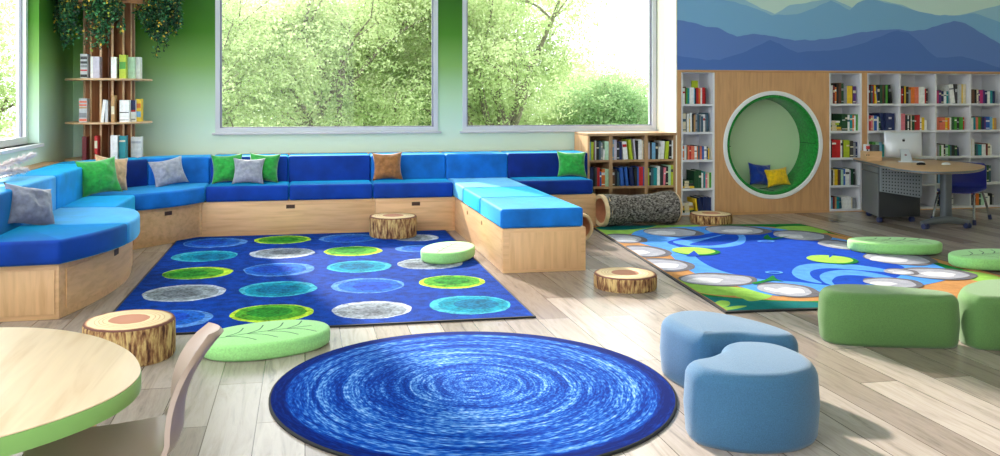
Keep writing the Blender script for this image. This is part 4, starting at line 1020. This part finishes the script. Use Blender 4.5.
# organizer
ob = empty('desk_organizer', (5.93, 8.32, DZ), 'small wooden organizer box of papers on the left end of the desk', 'organizer')
Mo = Matrix.Translation((5.965, 8.38, DZ)) @ Matrix.Rotation(-.15, 4, 'Z')
mb = MB(); W2 = .082
mb.box(-W2, W2, -.07, -.06, 0, .1, 0, Mo); mb.box(-W2, W2, .06, .07, 0, .1, 0, Mo); mb.box(-W2, -W2 + .008, -.06, .06, 0, .1, 0, Mo); mb.box(W2 - .008, W2, -.06, .06, 0, .1, 0, Mo); mb.box(-W2, W2, -.06, .06, 0, .008, 0, Mo); mb.box(-W2 + .055, -W2 + .062, -.06, .06, .008, .1, 0, Mo)
ob.location = (5.965, 8.38, DZ)
mb.build('box', W_TREEL, ob, smooth=False)
mb = MB()
for x in (-.082, -.06):
    mb.lathe([(.007, -.001), (.007, .001)], (0, 0, 0), 12, 0, True, Mo @ Matrix.Translation((x, -.0705, .06)) @ Matrix.Rotation(PI / 2, 4, 'X'))
mb.build('round_holes', BLK, ob, smooth=False)
tag(MB().box(-W2 + .07, W2 - .015, -.05, .05, .0085, .165, 0, Mo).build('file_folder', plain('folder_dark', (72, 74, 80), .7, 0, .15, 40), None, bevel=.002), 'dark grey file standing in the wooden desk organizer', 'file')
mb = MB(); mb.box(-W2 + .012, -W2 + .05, -.03, .03, .0085, .17, 0, Mo); mb.box(-W2 + .012, -W2 + .05, -.031, -.0302, .12, .155, 1, Mo); mb.box(-W2 + .018, -W2 + .035, -.0315, -.0308, .10, .12, 2, Mo)
tag(mb.build('paper_cards', [plain('card_white', (232, 230, 236), .7), BMAT['red'], BMAT['black']], None, smooth=False), 'white cards with red print in the wooden desk organizer', 'cards')
kx, ky = fl(911, 162.3, DZ); Mk = Matrix.Translation((kx, ky, DZ + .001)) @ Matrix.Rotation(-.5, 4, 'Z')
kb = empty('keyboard', (kx, ky, DZ), 'slim white keyboard lying on the desk', 'keyboard')
MB().box(-.12, .12, -.05, .05, 0, .008, 0, Mk).build('tray', ALU, kb, bevel=.002)
mb = MB()
for i in range(12):
    for j in range(4): mb.box(-.113 + i * .019, -.113 + i * .019 + .016, -.043 + j * .022, -.043 + j * .022 + .018, .008, .011, 0, Mk)
mb.build('keys', WHITE, kb, smooth=False)
for (px, py, c_, lb) in ((921, 164.8, BLK, 'small black mouse on the desk beside the keyboard'), (946, 164.8, WHITE, 'small white mouse on the desk above the pillar leg')):
    mx_, my_ = fl(px, py, DZ); mb = MB()
    mb.lathe([(.032, .001), (.034, .008), (.028, .018), (.012, .024), (.002, .025)], (0, 0, 0), 20); mb.v = [(x * 1.4 + mx_, y * .9 + my_, z + DZ) for x, y, z in mb.v]
    tag(mb.build('computer_mouse', c_, None), lb, 'mouse')
# blue chair
BLUEP = plain('blue_plastic', (36, 42, 138), .45); CHROME = plain('chrome_tube', (170, 172, 178), .25, .9); TIPM = plain('rubber_tip', (36, 42, 80), .7)
ch = empty('blue_chair', (6.80, 7.98, 0), 'blue plastic school chair with chrome legs behind the desk', 'chair')
Mh = Matrix.Translation((6.74, 8.0, 0)) @ Matrix.Rotation(-.95, 4, 'Z') @ Matrix.Scale(1.1, 4, (1, 0, 0)) @ Matrix.Scale(1.3, 4, (0, 1, 0))
def shell(mb, M_, sw, sd, sz, bh, bw, th_=.012, mi=0, nx=10, lean=.045, rnd=False):
    prof = []
    for k in range(7): prof.append((-sd / 2 + sd * .86 * k / 6, sz + (.0 if k > 1 else -.012 * (1 - k)) - .010 * math.sin(PI * k / 6)))
    for k in range(1, 6):
        t = k / 5 * 1.35; prof.append((sd * .36 + .075 * math.sin(t) - 0.0, sz + .075 * (1 - math.cos(t))))
    y_, z_ = prof[-1]
    for k in range(1, 8): prof.append((y_ + lean * (k / 7) ** 2.4, z_ + (bh - (z_ - sz)) * k / 7))
    n_ = len(prof); vs = []
    for side in (0, 1):
        for i, (y, z) in enumerate(prof):
            wd = sw if i < 7 else sw + (bw - sw) * (i - 6) / (n_ - 7)
            if rnd and i >= 7:
                wd *= math.sqrt(max(.02, 1 - ((i - 6.4) / (n_ - 7 + .45)) ** 3.2))
            if i == 0: wd *= .9
            if i == n_ - 1: wd *= .84
            elif i == n_ - 2: wd *= .96
            a = prof[max(0, i - 1)]; b = prof[min(n_ - 1, i + 1)]; L_ = math.hypot(b[0] - a[0], b[1] - a[1]); ny, nz = (b[1] - a[1]) / L_, -(b[0] - a[0]) / L_
            for k in range(nx + 1):
                u = -1 + 2 * k / nx; cv = (.02 if i < 8 else .03) * u * u
                vs.append(M_ @ Vector((wd / 2 * u, y + side * th_ * ny - (cv if i > 8 else 0), z + side * th_ * nz + (cv * .6 if i <= 8 else 0))))
    W = nx + 1; off = n_ * W; fs = []
    for i in range(n_ - 1):
        for k in range(nx):
            p = i * W + k; fs += [(p, p + 1, p + W + 1, p + W), (off + p, off + p + W, off + p + W + 1, off + p + 1)]
    for i in range(n_ - 1):
        p = i * W; fs += [(p, p + W, off + p + W, off + p)]; p = i * W + nx; fs += [(p, off + p, off + p + W, p + W)]
    for k in range(nx):
        fs += [(k, off + k, off + k + 1, k + 1)]; p = (n_ - 1) * W + k; fs += [(p, p + 1, off + p + 1, off + p)]
    mb.add(vs, fs, mi)
mb = MB(); shell(mb, Mh, .34, .34, .325, .265, .32); mb.build('shell', BLUEP, ch, ang=60)
for sx_ in (-1, 1):
    fr = [Mh @ Vector(p) for p in ((sx_ * .13, -.02, .308), (sx_ * .14, -.10, .302), (sx_ * .15, -.15, .27), (sx_ * .175, -.22, .03))]
    l_ = MB().tube(spline([tuple(p) for p in fr], 5, False), .012, 8).build('leg', CHROME, ch)
    MB().tube([Mh @ Vector((sx_ * .1735, -.217, .05)), Mh @ Vector((sx_ * .178, -.228, .0))], .017, 8).build('rubber_tip', TIPM, l_, origin=ch.location)
    bk_ = [Mh @ Vector(p) for p in ((sx_ * .13, .02, .308), (sx_ * .14, .08, .302), (sx_ * .15, .13, .27), (sx_ * .175, .23, .03))]
    l_ = MB().tube(spline([tuple(p) for p in bk_], 5, False), .012, 8).build('leg', CHROME, ch)
    MB().tube([Mh @ Vector((sx_ * .1735, .226, .05)), Mh @ Vector((sx_ * .178, .237, .0))], .017, 8).build('rubber_tip', TIPM, l_, origin=ch.location)

# ------------------------------------------------------------------ table and shell chair in front
TZ = .55
edge_pts = [(-.975, 3.05), (-.864, 3.026), (-.742, 2.965), (-.616, 2.855), (-.506, 2.695), (-.447, 2.535), (-.438, 2.42), (-.468, 2.30), (-.54, 2.185), (-.66, 2.07), (-.82, 1.97), (-1.05, 1.92), (-1.3, 1.97), (-1.5, 2.12), (-1.6, 2.35), (-1.6, 2.6), (-1.5, 2.83), (-1.33, 2.98), (-1.15, 3.05)]
tb = empty('round_table', (-1.02, 2.47, 0), 'pale wood topped table with a green edge at the near corner', 'table')
ol = spline(edge_pts, 5)
MB().prism(inset(ol, .002), TZ - .004, TZ).build('tabletop', W_TABLE, tb, bevel=.0015)
MB().prism(ol, TZ - .05, TZ - .004).build('edge_band', plain('green_edge', (132, 178, 100), .4), tb, bevel=.004)
for q in ((-.63, 2.72), (-.78, 2.15), (-1.42, 2.25), (-1.36, 2.78)):
    MB().lathe([(.019, 0), (.022, .02), (.026, TZ - .051)], (q[0], q[1], 0), 20).build('leg', W_LIGHTZ, tb, ang=50)
SHELLM = plain('taupe_plastic', (166, 144, 132), .38)
sx0, sy0 = -.535, 2.40
chf = empty('shell_chair', (sx0, sy0, 0), 'taupe moulded shell chair pulled up to the pale table', 'chair')
CYAW = -PI / 2 + .1
Mf = Matrix.Translation((sx0, sy0, 0)) @ Matrix.Rotation(CYAW, 4, 'Z')
mb = MB(); shell(mb, Mf, .36, .37, .375, .30, .34, .013, 0, 14, .105, True); mb.build('shell', SHELLM, chf, ang=60)
for sx_ in (-1, 1):
    for yy, ye in ((-.1, -.17), (.09, .17)):
        MB().tube([Mf @ Vector((sx_ * .12, yy, .358)), Mf @ Vector((sx_ * .17, ye, 0))], [.015, .011], 10).build('leg', W_LIGHTZ, chf)

# ------------------------------------------------------------------ tree bookshelf in the corner
TC = (-1.87, 8.94); LZ = .681
ts = empty('tree_bookshelf', (TC[0], TC[1], LZ), 'round wooden bookshelf shaped like a tree trunk in the corner', 'bookshelf')
for z, rr_ in ((LZ, .40), (1.035, .395), (1.447, .395)):
    MB().lathe([(rr_ - .004, z), (rr_, z + .004), (rr_, z + .014), (rr_ - .004, z + .018)], (TC[0], TC[1], 0), 64).build('shelf', W_TREEL, ts, ang=50)
for k in range(14):
    a = 2 * PI * k / 14 + .1
    M_ = Matrix.Translation((TC[0], TC[1], 0)) @ Matrix.Rotation(a, 4, 'Z')
    fin = MB().box(.055, .228, -.009, .009, LZ + .018, 2.32, 0, M_).build('fin', W_TREE, ts, smooth=False)
    MB().box(.2282, .234, -.0095, .0095, LZ + .018, 2.32, 0, M_).build('edge_strip', W_TREEL, fin, origin=ts.location, smooth=False)
MB().lathe([(.06, LZ + .018), (.06, 2.32)], (TC[0], TC[1], 0), 20).build('core_post', W_TREE, ts)
mb = MB()
for rr_, z in ((.46, 2.17), (.62, 2.32)):
    mb.lathe([(rr_ - .03, z), (rr_, z), (rr_, z + .075), (rr_ - .03, z + .075), (rr_ - .03, z)], (TC[0], TC[1], 0), 64, 0, False)
mb.v = [(max(x, WL + .01), min(y, BW - .01), z) for x, y, z in mb.v]
mb.build('canopy_ring', W_TREE, ts, ang=50)
for k in range(7):
    a = 2 * PI * k / 7 + .3
    M_ = Matrix.Translation((TC[0], TC[1], 0)) @ Matrix.Rotation(a, 4, 'Z')
    mm = MB().box(.26, .44, -.012, .012, 2.19, 2.23, 0, M_)
    mm.v = [(max(x, WL + .01), min(y, BW - .01), z) for x, y, z in mm.v]
    mm.build('bracket', W_TREE, ts, smooth=False)
# trailing plants
def ivy_mat():
    m, nt, b = base_mat('ivy_leaf')
    g_ = N(nt, 'ShaderNodeNewGeometry')
    r = ramp(nt, [(0, (18, 58, 34)), (.4, (42, 104, 60)), (.75, (78, 142, 88)), (.9, (150, 160, 60)), (.95, (228, 186, 60))], 'CONSTANT')
    nt.links.new(g_.outputs['Random Per Island'], r.inputs['Fac']); nt.links.new(r.outputs['Color'], b.inputs['Base Color']); b.inputs['Roughness'].default_value = .5
    return m
IVY = ivy_mat(); STEM = plain('ivy_stem', (52, 64, 34), .8)
def trail_plant(name, specs, label, seed):
    rg = random.Random(seed); x_, y_, z_ = specs[0][:3]
    e = empty(name, (x_, y_, z_), label, 'plant', 'trailing plants on the tree shelf')
    st = MB(); lf = MB()
    for (x, y, z, zl, n_) in specs:
        for s_ in range(n_):
            a = rg.uniform(0, 2 * PI); r0 = rg.uniform(0, .05)
            p = Vector((x + r0 * math.cos(a), y + r0 * math.sin(a), z)); L_ = (z - zl) * rg.uniform(.6, 1.0)
            out = Vector((math.cos(a), math.sin(a), 0)) * rg.uniform(.01, .05)
            P = []
            for k in range(9):
                t = k / 8; q = p + out * (math.sin(t * 2.2)) + Vector((.012 * math.sin(t * 9 + a), .012 * math.cos(t * 8 + a), .03 * math.sin(min(1, t * 3) * PI) - L_ * t))
                q.x = max(q.x, WL + .03); q.y = min(q.y, BW - .03); P.append(q)
            st.tube(P, .0022, 5)
            for k in range(int(L_ * 230) + 14):
                t = rg.random(); i = min(7, int(t * 8)); q = P[i].lerp(P[i + 1], t * 8 - i)
                d_ = Vector((rg.gauss(0, 1), rg.gauss(0, 1), rg.gauss(-.3, .7))).normalized(); sz = rg.uniform(.014, .025)
                q = q + d_ * rg.uniform(.004, .03)
                s2_ = d_.cross(Vector((rg.gauss(0, 1), rg.gauss(0, 1), rg.gauss(0, 1)))).normalized() * sz * .55
                tipv = q + d_ * sz * 1.5; midv = q + d_ * sz * .7; nn = d_.cross(s2_).normalized() * sz * .15
                V = [q, midv + s2_ + nn, tipv, midv - s2_ + nn]
                V = [Vector((max(v.x, WL + .005), min(v.y, BW - .005), v.z)) for v in V]
                lf.add(V, [(0, 1, 2), (0, 2, 3)])
    st.build('stems', STEM, e, ang=180); lf.build('foliage', IVY, e, smooth=False, fix=False)
    return e
def onpx(px, rad, ang_): return None
ring_y = lambda dx, rr_: TC[1] - math.sqrt(max(0, rr_ ** 2 - dx ** 2))
def sp_(dx, z, zl, n_, rr_=.46): return (TC[0] + dx, ring_y(dx, rr_), z, zl, n_)
trail_plant('trailing_ivy', [sp_(-.37, 2.25, 1.9, 6), sp_(-.26, 2.28, 1.72, 8), sp_(-.31, 2.3, 1.95, 6)], 'dark ivy hanging over the left side of the tree shelf ring', 1)
trail_plant('trailing_ivy', [sp_(-.16, 2.28, 2.06, 7), sp_(-.06, 2.3, 1.93, 6), sp_(.0, 2.28, 1.74, 8), sp_(.05, 2.34, 2.0, 7)], 'dark ivy hanging down the front of the tree trunk shelf', 2)
trail_plant('trailing_ivy', [sp_(.13, 2.32, 2.06, 5), sp_(.16, 2.26, 1.9, 5), sp_(.09, 2.38, 2.1, 5)], 'short ivy clump between the front and right strands of the tree shelf', 3)
trail_plant('trailing_ivy', [sp_(.42, 2.27, 1.86, 9), sp_(.47, 2.25, 1.68, 10, .5), sp_(.56, 2.27, 1.86, 9, .56), sp_(.6, 2.26, 1.96, 7, .6), sp_(.40, 2.27, 1.97, 5)], 'long leafy ivy hanging from the right side of the tree shelf ring', 4)
trail_plant('trailing_ivy', [sp_(-.5, 2.3, 2.0, 7, .5), sp_(-.44, 2.28, 1.9, 7), (TC[0] + .62, TC[1] - .1, 2.36, 2.2, 6), sp_(-.2, 2.4, 2.2, 8), sp_(.3, 2.42, 2.26, 8)], 'ivy spilling off the top ring of the tree shelf toward the walls', 5)
# books on the tree shelf
def tbook(px0, px1, ytop, zsh, c, lab, band=None, lean=0, rad=.34, hh=None):
    xm = onY((px0 + px1) / 2, 100, 8.6)[0]
    dx = xm - TC[0]; yy = TC[1] - math.sqrt(max(.01, rad ** 2 - min(dx * dx, rad ** 2 * .8)))
    xa = onY(px0, 100, yy)[0]; xb = onY(px1, 100, yy)[0]; h_ = onY(px0, ytop, yy)[1] - zsh - .018
    M_ = Matrix.Rotation(math.radians(lean), 4, 'Y') if lean else None
    make_book((xa, yy, zsh + .0185), xb - xa - .001, h_, .12, c, lab, 'books on the tree shelf', band, M_)
zt, zm, zl = 1.447, 1.035, LZ
tbook(80.3, 87.5, 54, zt, 'silver', 'white book with dark print marks, first on the upper tree shelf', [('charcoal', .78, .9), ('charcoal', .6, .7), ('grey', .45, .55), ('red', .3, .36), ('black', .04, .16)])
tbook(90.5, 93, 56.5, zt, 'white', 'slim white book left of a lilac one on the upper tree shelf')
tbook(93, 99.5, 56.5, zt, 'lilac', 'lilac grey book on the upper tree shelf')
tbook(111, 116.5, 57, zt, 'white', 'white book left of the lime one on the upper tree shelf', rad=.36)
tbook(119.2, 126, 54.8, zt, 'lime', 'bright lime book on the upper tree shelf', [('green', .4, .7)], rad=.36)
tbook(127, 134.5, 57, zt, 'mint', 'pale green book right of the lime one, upper tree shelf')
tbook(135, 140, 57, zt, 'white', 'white book at the right end of the upper tree shelf')
tbook(79, 87, 98.5, zm, 'silver', 'white book with orange print, left end of the middle tree shelf', [('coral', .82, .9), ('coral', .68, .76), ('tan', .58, .64), ('grey', .2, .4), ('coral', .05, .15)])
tbook(100.5, 103.5, 99.5, zm, 'white', 'leaning white book on the middle tree shelf', None, 6, .36)
tbook(105, 108, 100.5, zm, 'silver', 'pale grey book beside a leaning white one, middle tree shelf', None, 0, .36)
tbook(111.2, 114.6, 95.5, zm, 'tan', 'tall tan book on the middle tree shelf', [('cream', .3, .6)], 0, .36)
tbook(119.5, 129, 100.2, zm, 'white', 'wide white book with a black bar, middle tree shelf', [('black', .42, .46), ('grey', .08, .12)], 0, .36)
tbook(129.3, 135.8, 100.2, zm, 'white', 'white book with a black and red stripe, middle tree shelf', [('navy', .55, 1.0), ('red', .46, .55), ('grey', .08, .14)])
tbook(136.0, 141, 99, zm, 'yellow', 'yellow book at the right end of the middle tree shelf', [('sky blue', .2, .45), ('orange', .6, .8)])
tbook(82, 86.5, 136.8, zl, 'maroon', 'dark red book on the lowest tree shelf', rad=.36)
tbook(94.5, 97.5, 136, zl, 'red', 'slim red book with marks on the lowest tree shelf', [('cream', .5, .8)], 0, .38)
tbook(110.5, 117.5, 135.5, zl, 'white', 'white book beside a teal one on the lowest tree shelf', None, 0, .38)
tbook(119, 125.5, 136, zl, 'teal', 'teal book on the lowest tree shelf', [('cream', .75, .82)], 0, .37)
tbook(131, 141, 137, zl, 'white', 'wide white book at the right end of the lowest tree shelf', [('silver', .7, .8)])

# ------------------------------------------------------------------ pampas grass in a vase on the ledge
pg = empty('pampas_grass', (-2.22, 5.55, .716), 'feathery pampas grass reaching in front of the left window', 'plant')
PLUME = plain('pampas_plume', (232, 220, 220), .95)
rg = random.Random(3)
MB().lathe([(.03, .716), (.055, .74), (.06, .8), (.045, .87), (.03, .9), (.034, .93)], (-2.22, 5.55, 0), 32).build('vase', WHITE, pg, ang=60)
for (tipx, tipy, tipz, ctl) in ((-2.0, 7.0, .865, (-2.13, 6.35, .79)), (-1.97, 6.72, .775, (-2.1, 6.2, .80))):
    A = Vector((-2.22, 5.55, .75)); B = Vector(ctl); Cc = Vector((tipx, tipy, tipz)); P = []
    for k in range(25):
        t = k / 24; P.append(A * (1 - t) ** 2 + B * 2 * t * (1 - t) + Cc * t * t)
    MB().tube(P, .003, 6).build('stem', PLUME, pg, ang=180)
    mb = MB()
    for k in range(2200):
        t = .45 + .55 * rg.random(); i = min(23, int(t * 24)); q = P[i].lerp(P[i + 1], t * 24 - i); ax = (P[i + 1] - P[i]).normalized()
        d_ = (ax * .8 + Vector((rg.gauss(0, .35), rg.gauss(0, .35), rg.gauss(-.05, .35)))).normalized(); L_ = rg.uniform(.03, .075) * math.sin(PI * min(1, (t - .42) / .66)) ** .5
        s_ = d_.cross(Vector((rg.gauss(0, 1), rg.gauss(0, 1), rg.gauss(0, 1)))).normalized() * .0026
        mb.add([q + s_, q - s_, q + d_ * L_ + Vector((0, 0, -.012 * rg.random()))], [(0, 1, 2)])
    mb.v = [(max(x, WL + .004), y, z) for x, y, z in mb.v]
    mb.build('plume', PLUME, pg, smooth=False, fix=False)

# ------------------------------------------------------------------ outdoors
struct(MB().box(-60, 60, BW + .25, 90, -1.3, -1.0).build('ground', plain('lawn', (120, 150, 80), .95, 0, .2, .6), smooth=False), 'lawn outside the windows', 'ground')
struct(MB().box(-60, WL - .3, -10, BW + .25, -1.3, -1.0).build('ground', plain('lawn', (120, 150, 80), .95, 0, .2, .6), smooth=False), 'lawn outside the left window', 'ground')
def leaf_mat(name, cols):
    m = bpy.data.materials.new(name); m.use_nodes = True; nt = m.node_tree; out = nt.nodes['Material Output']; nt.nodes.remove(nt.nodes['Principled BSDF'])
    g_ = N(nt, 'ShaderNodeNewGeometry'); r = ramp(nt, [(.2 + .6 * i / (len(cols) - 1), c) for i, c in enumerate(cols)])
    nz = N(nt, 'ShaderNodeTexNoise'); nz.inputs['Scale'].default_value = 1.3; nz.inputs['Detail'].default_value = 4; nt.links.new(coords(nt), nz.inputs['Vector'])
    mm = N(nt, 'ShaderNodeMath', operation='MULTIPLY_ADD'); mm.inputs[1].default_value = .3; nt.links.new(g_.outputs['Random Per Island'], mm.inputs[0])
    m2 = N(nt, 'ShaderNodeMath', operation='MULTIPLY_ADD'); m2.inputs[1].default_value = 1.3; m2.inputs[2].default_value = -.3; nt.links.new(nz.outputs['Fac'], m2.inputs[0]); nt.links.new(m2.outputs[0], mm.inputs[2])
    nt.links.new(mm.outputs[0], r.inputs['Fac'])
    d_ = N(nt, 'ShaderNodeBsdfDiffuse'); t_ = N(nt, 'ShaderNodeBsdfTranslucent'); mx = N(nt, 'ShaderNodeMixShader'); mx.inputs[0].default_value = .5
    nt.links.new(r.outputs['Color'], d_.inputs['Color']); nt.links.new(r.outputs['Color'], t_.inputs['Color'])
    nt.links.new(d_.outputs[0], mx.inputs[1]); nt.links.new(t_.outputs[0], mx.inputs[2]); nt.links.new(mx.outputs[0], out.inputs['Surface'])
    return m
LF1 = leaf_mat('leaf_hazed_pale', [(150, 172, 118), (178, 196, 144), (200, 212, 164), (222, 228, 190)])  # milky haze over the trees is put into these paled leaf colours
LF2 = leaf_mat('leaf_mid', [(124, 156, 112), (150, 180, 130), (178, 200, 150)])
TRUNK = plain('tree_bark', (112, 104, 94), .9, 0, .2, 12)
def tree(x, y, z0, ht, cr, n_leaf, mat, label, seed, spread=1.0, leaf_sz=.05, zmin=None, lean=0):
    rg = random.Random(seed); e = empty('tree', (x, y, z0), label, 'tree', 'trees outside the windows')
    wd = MB(); tips = []
    def branch(p, d_, L_, r_, lev):
        P = [p]; q = p.copy(); dd = d_.copy()
        for k in range(5):
            dd = (dd + Vector((rg.gauss(0, .13), rg.gauss(0, .13), rg.gauss(.04, .08)))).normalized(); q = q + dd * L_ / 5; P.append(q.copy())
        wd.tube(P, [r_ * (1 - .11 * k) for k in range(6)], 6)
        if lev >= 2: tips.extend(P[2:])
        if lev == 1: tips.extend(P[3:])
        if lev < 3:
            for k in range(4 if lev == 0 else 3):
                s_ = rg.randint(1, 5); a = rg.uniform(0, 2 * PI); tilt = rg.uniform(.45, .95)
                ax = Vector((math.cos(a), math.sin(a), 0)); nd = (dd * math.cos(tilt) + ax * math.sin(tilt) * spread).normalized()
                branch(P[s_], nd, L_ * rg.uniform(.55, .75), r_ * .5, lev + 1)
    for s_ in range(3 if ht > 4 else 2):
        a = rg.uniform(0, 2 * PI)
        branch(Vector((x + .2 * math.cos(a), y + .2 * math.sin(a), z0)), Vector((.22 * math.cos(a) + lean, .22 * math.sin(a), 1)).normalized(), ht * .48, ht * .02, 0)
    wd.build('trunk', TRUNK, e, ang=60)
    lf = MB()
    for k in range(int(n_leaf * 1.7 / 5)):
        c_ = rg.choice(tips); q0 = c_ + Vector((rg.gauss(0, cr), rg.gauss(0, cr), rg.gauss(0, cr * .6)))
        ax = Vector((rg.gauss(0, 1), rg.gauss(0, 1), rg.gauss(-.25, .35))).normalized()
        for w_ in range(9):
            q = q0 + ax * (.05 * w_) + Vector((rg.gauss(0, .05), rg.gauss(0, .05), rg.gauss(0, .02)))
            if q.y < BW + 1.2: q.y = BW + 1.2 + rg.random()
            d_ = (ax * .5 + Vector((rg.gauss(0, .7), rg.gauss(0, .7), rg.gauss(-.3, .4)))).normalized(); sz = leaf_sz * rg.uniform(.6, 1.2)
            s2_ = d_.cross(Vector((rg.gauss(0, 1), rg.gauss(0, 1), rg.gauss(0, 1)))).normalized() * sz * .38
            lf.add([q, q + d_ * sz * .6 + s2_, q + d_ * sz * 1.5, q + d_ * sz * .6 - s2_], [(0, 1, 2, 3)])
    lf.build('crown', mat, e, smooth=False, fix=False)
    return e
GZ = -1.0
tree(1.2, 18, GZ, 6.3, .40, 30000, LF1, 'big spreading tree filling the middle of the left window', 11)
tree(-1.6, 17, GZ, 6.0, .40, 22000, LF1, 'pale tree on the left side of the wide left window', 12)
tree(2.8, 22, GZ, 6.0, .42, 16000, LF2, 'darker tree behind the big one near the green pier', 13)
tree(3.95, 18.5, GZ, 6.3, .38, 30000, LF1, 'tall tree at the left of the right window', 14, .85)
tree(6.3, 24, GZ, 3.6, .38, 14000, LF1, 'lower pale tree in the middle of the right window', 15)
tree(8.7, 23, GZ, 3.4, .42, 16000, LF2, 'round bushy tree at the right of the right window', 16)
tree(-5.4, 13.0, GZ, 4.6, .42, 14000, LF1, 'tree seen through the window in the left wall', 17)
tree(.2, 23, GZ, 5.8, .45, 14000, LF2, 'background tree between the two left trees', 18)

for i, (x, y, h_, lb) in enumerate(((-3.2, 27, 4.6, 'pale tree far behind at the left edge of the wide window'), (.9, 28, 4.8, 'distant tree low behind the big spreading tree'), (4.4, 29, 4.4, 'distant low tree behind the tall one at the green pier'), (10.5, 29, 3.4, 'distant tree at the far right edge of the right window'))):
    tree(x, y, GZ, h_, .55, 15000, LF1 if i != 2 else LF2, lb, 31 + i, 1.1, .075)

# ------------------------------------------------------------------ light
sun = bpy.data.lights.new('sun', 'SUN'); sun.energy = 6.5; sun.angle = math.radians(2.5); sun.color = (1.0, .93, .82)
so = bpy.data.objects.new('sun', sun); col.objects.link(so)
el = math.radians(27.0); sd = Vector((.26, -1, 0)).normalized() * math.cos(el); sd.z = -math.sin(el)
so.rotation_euler = sd.to_track_quat('-Z', 'Y').to_euler(); so.location = (0, 30, 20)
wd = bpy.data.worlds.new('daylight'); sc.world = wd; wd.use_nodes = True
bg = wd.node_tree.nodes['Background']; bg.inputs['Color'].default_value = (.93, .97, 1.0, 1); bg.inputs['Strength'].default_value = 2.7

cam = bpy.data.cameras.new('camera'); cam.sensor_fit = 'HORIZONTAL'; cam.sensor_width = 36; cam.lens = F * 36 / 1000
cam.shift_x = (500 - PX) / 1000.0; cam.shift_y = (PY - 228) / 1000.0; cam.clip_start = .05; cam.clip_end = 300
co = bpy.data.objects.new('camera', cam); col.objects.link(co); co.location = (0, 0, H); co.rotation_euler = (PI / 2, 0, -TH)
sc.camera = co
sc.view_settings.view_transform = 'Standard'; sc.view_settings.look = 'None'; sc.view_settings.gamma = 1.0; sc.view_settings.use_curve_mapping = False
sc.view_settings.exposure = 0.62
sc.cycles.use_denoising = True
sc.cycles.max_bounces = 10; sc.cycles.diffuse_bounces = 6; sc.cycles.transparent_max_bounces = 12
sc.cycles.sample_clamp_indirect = 8
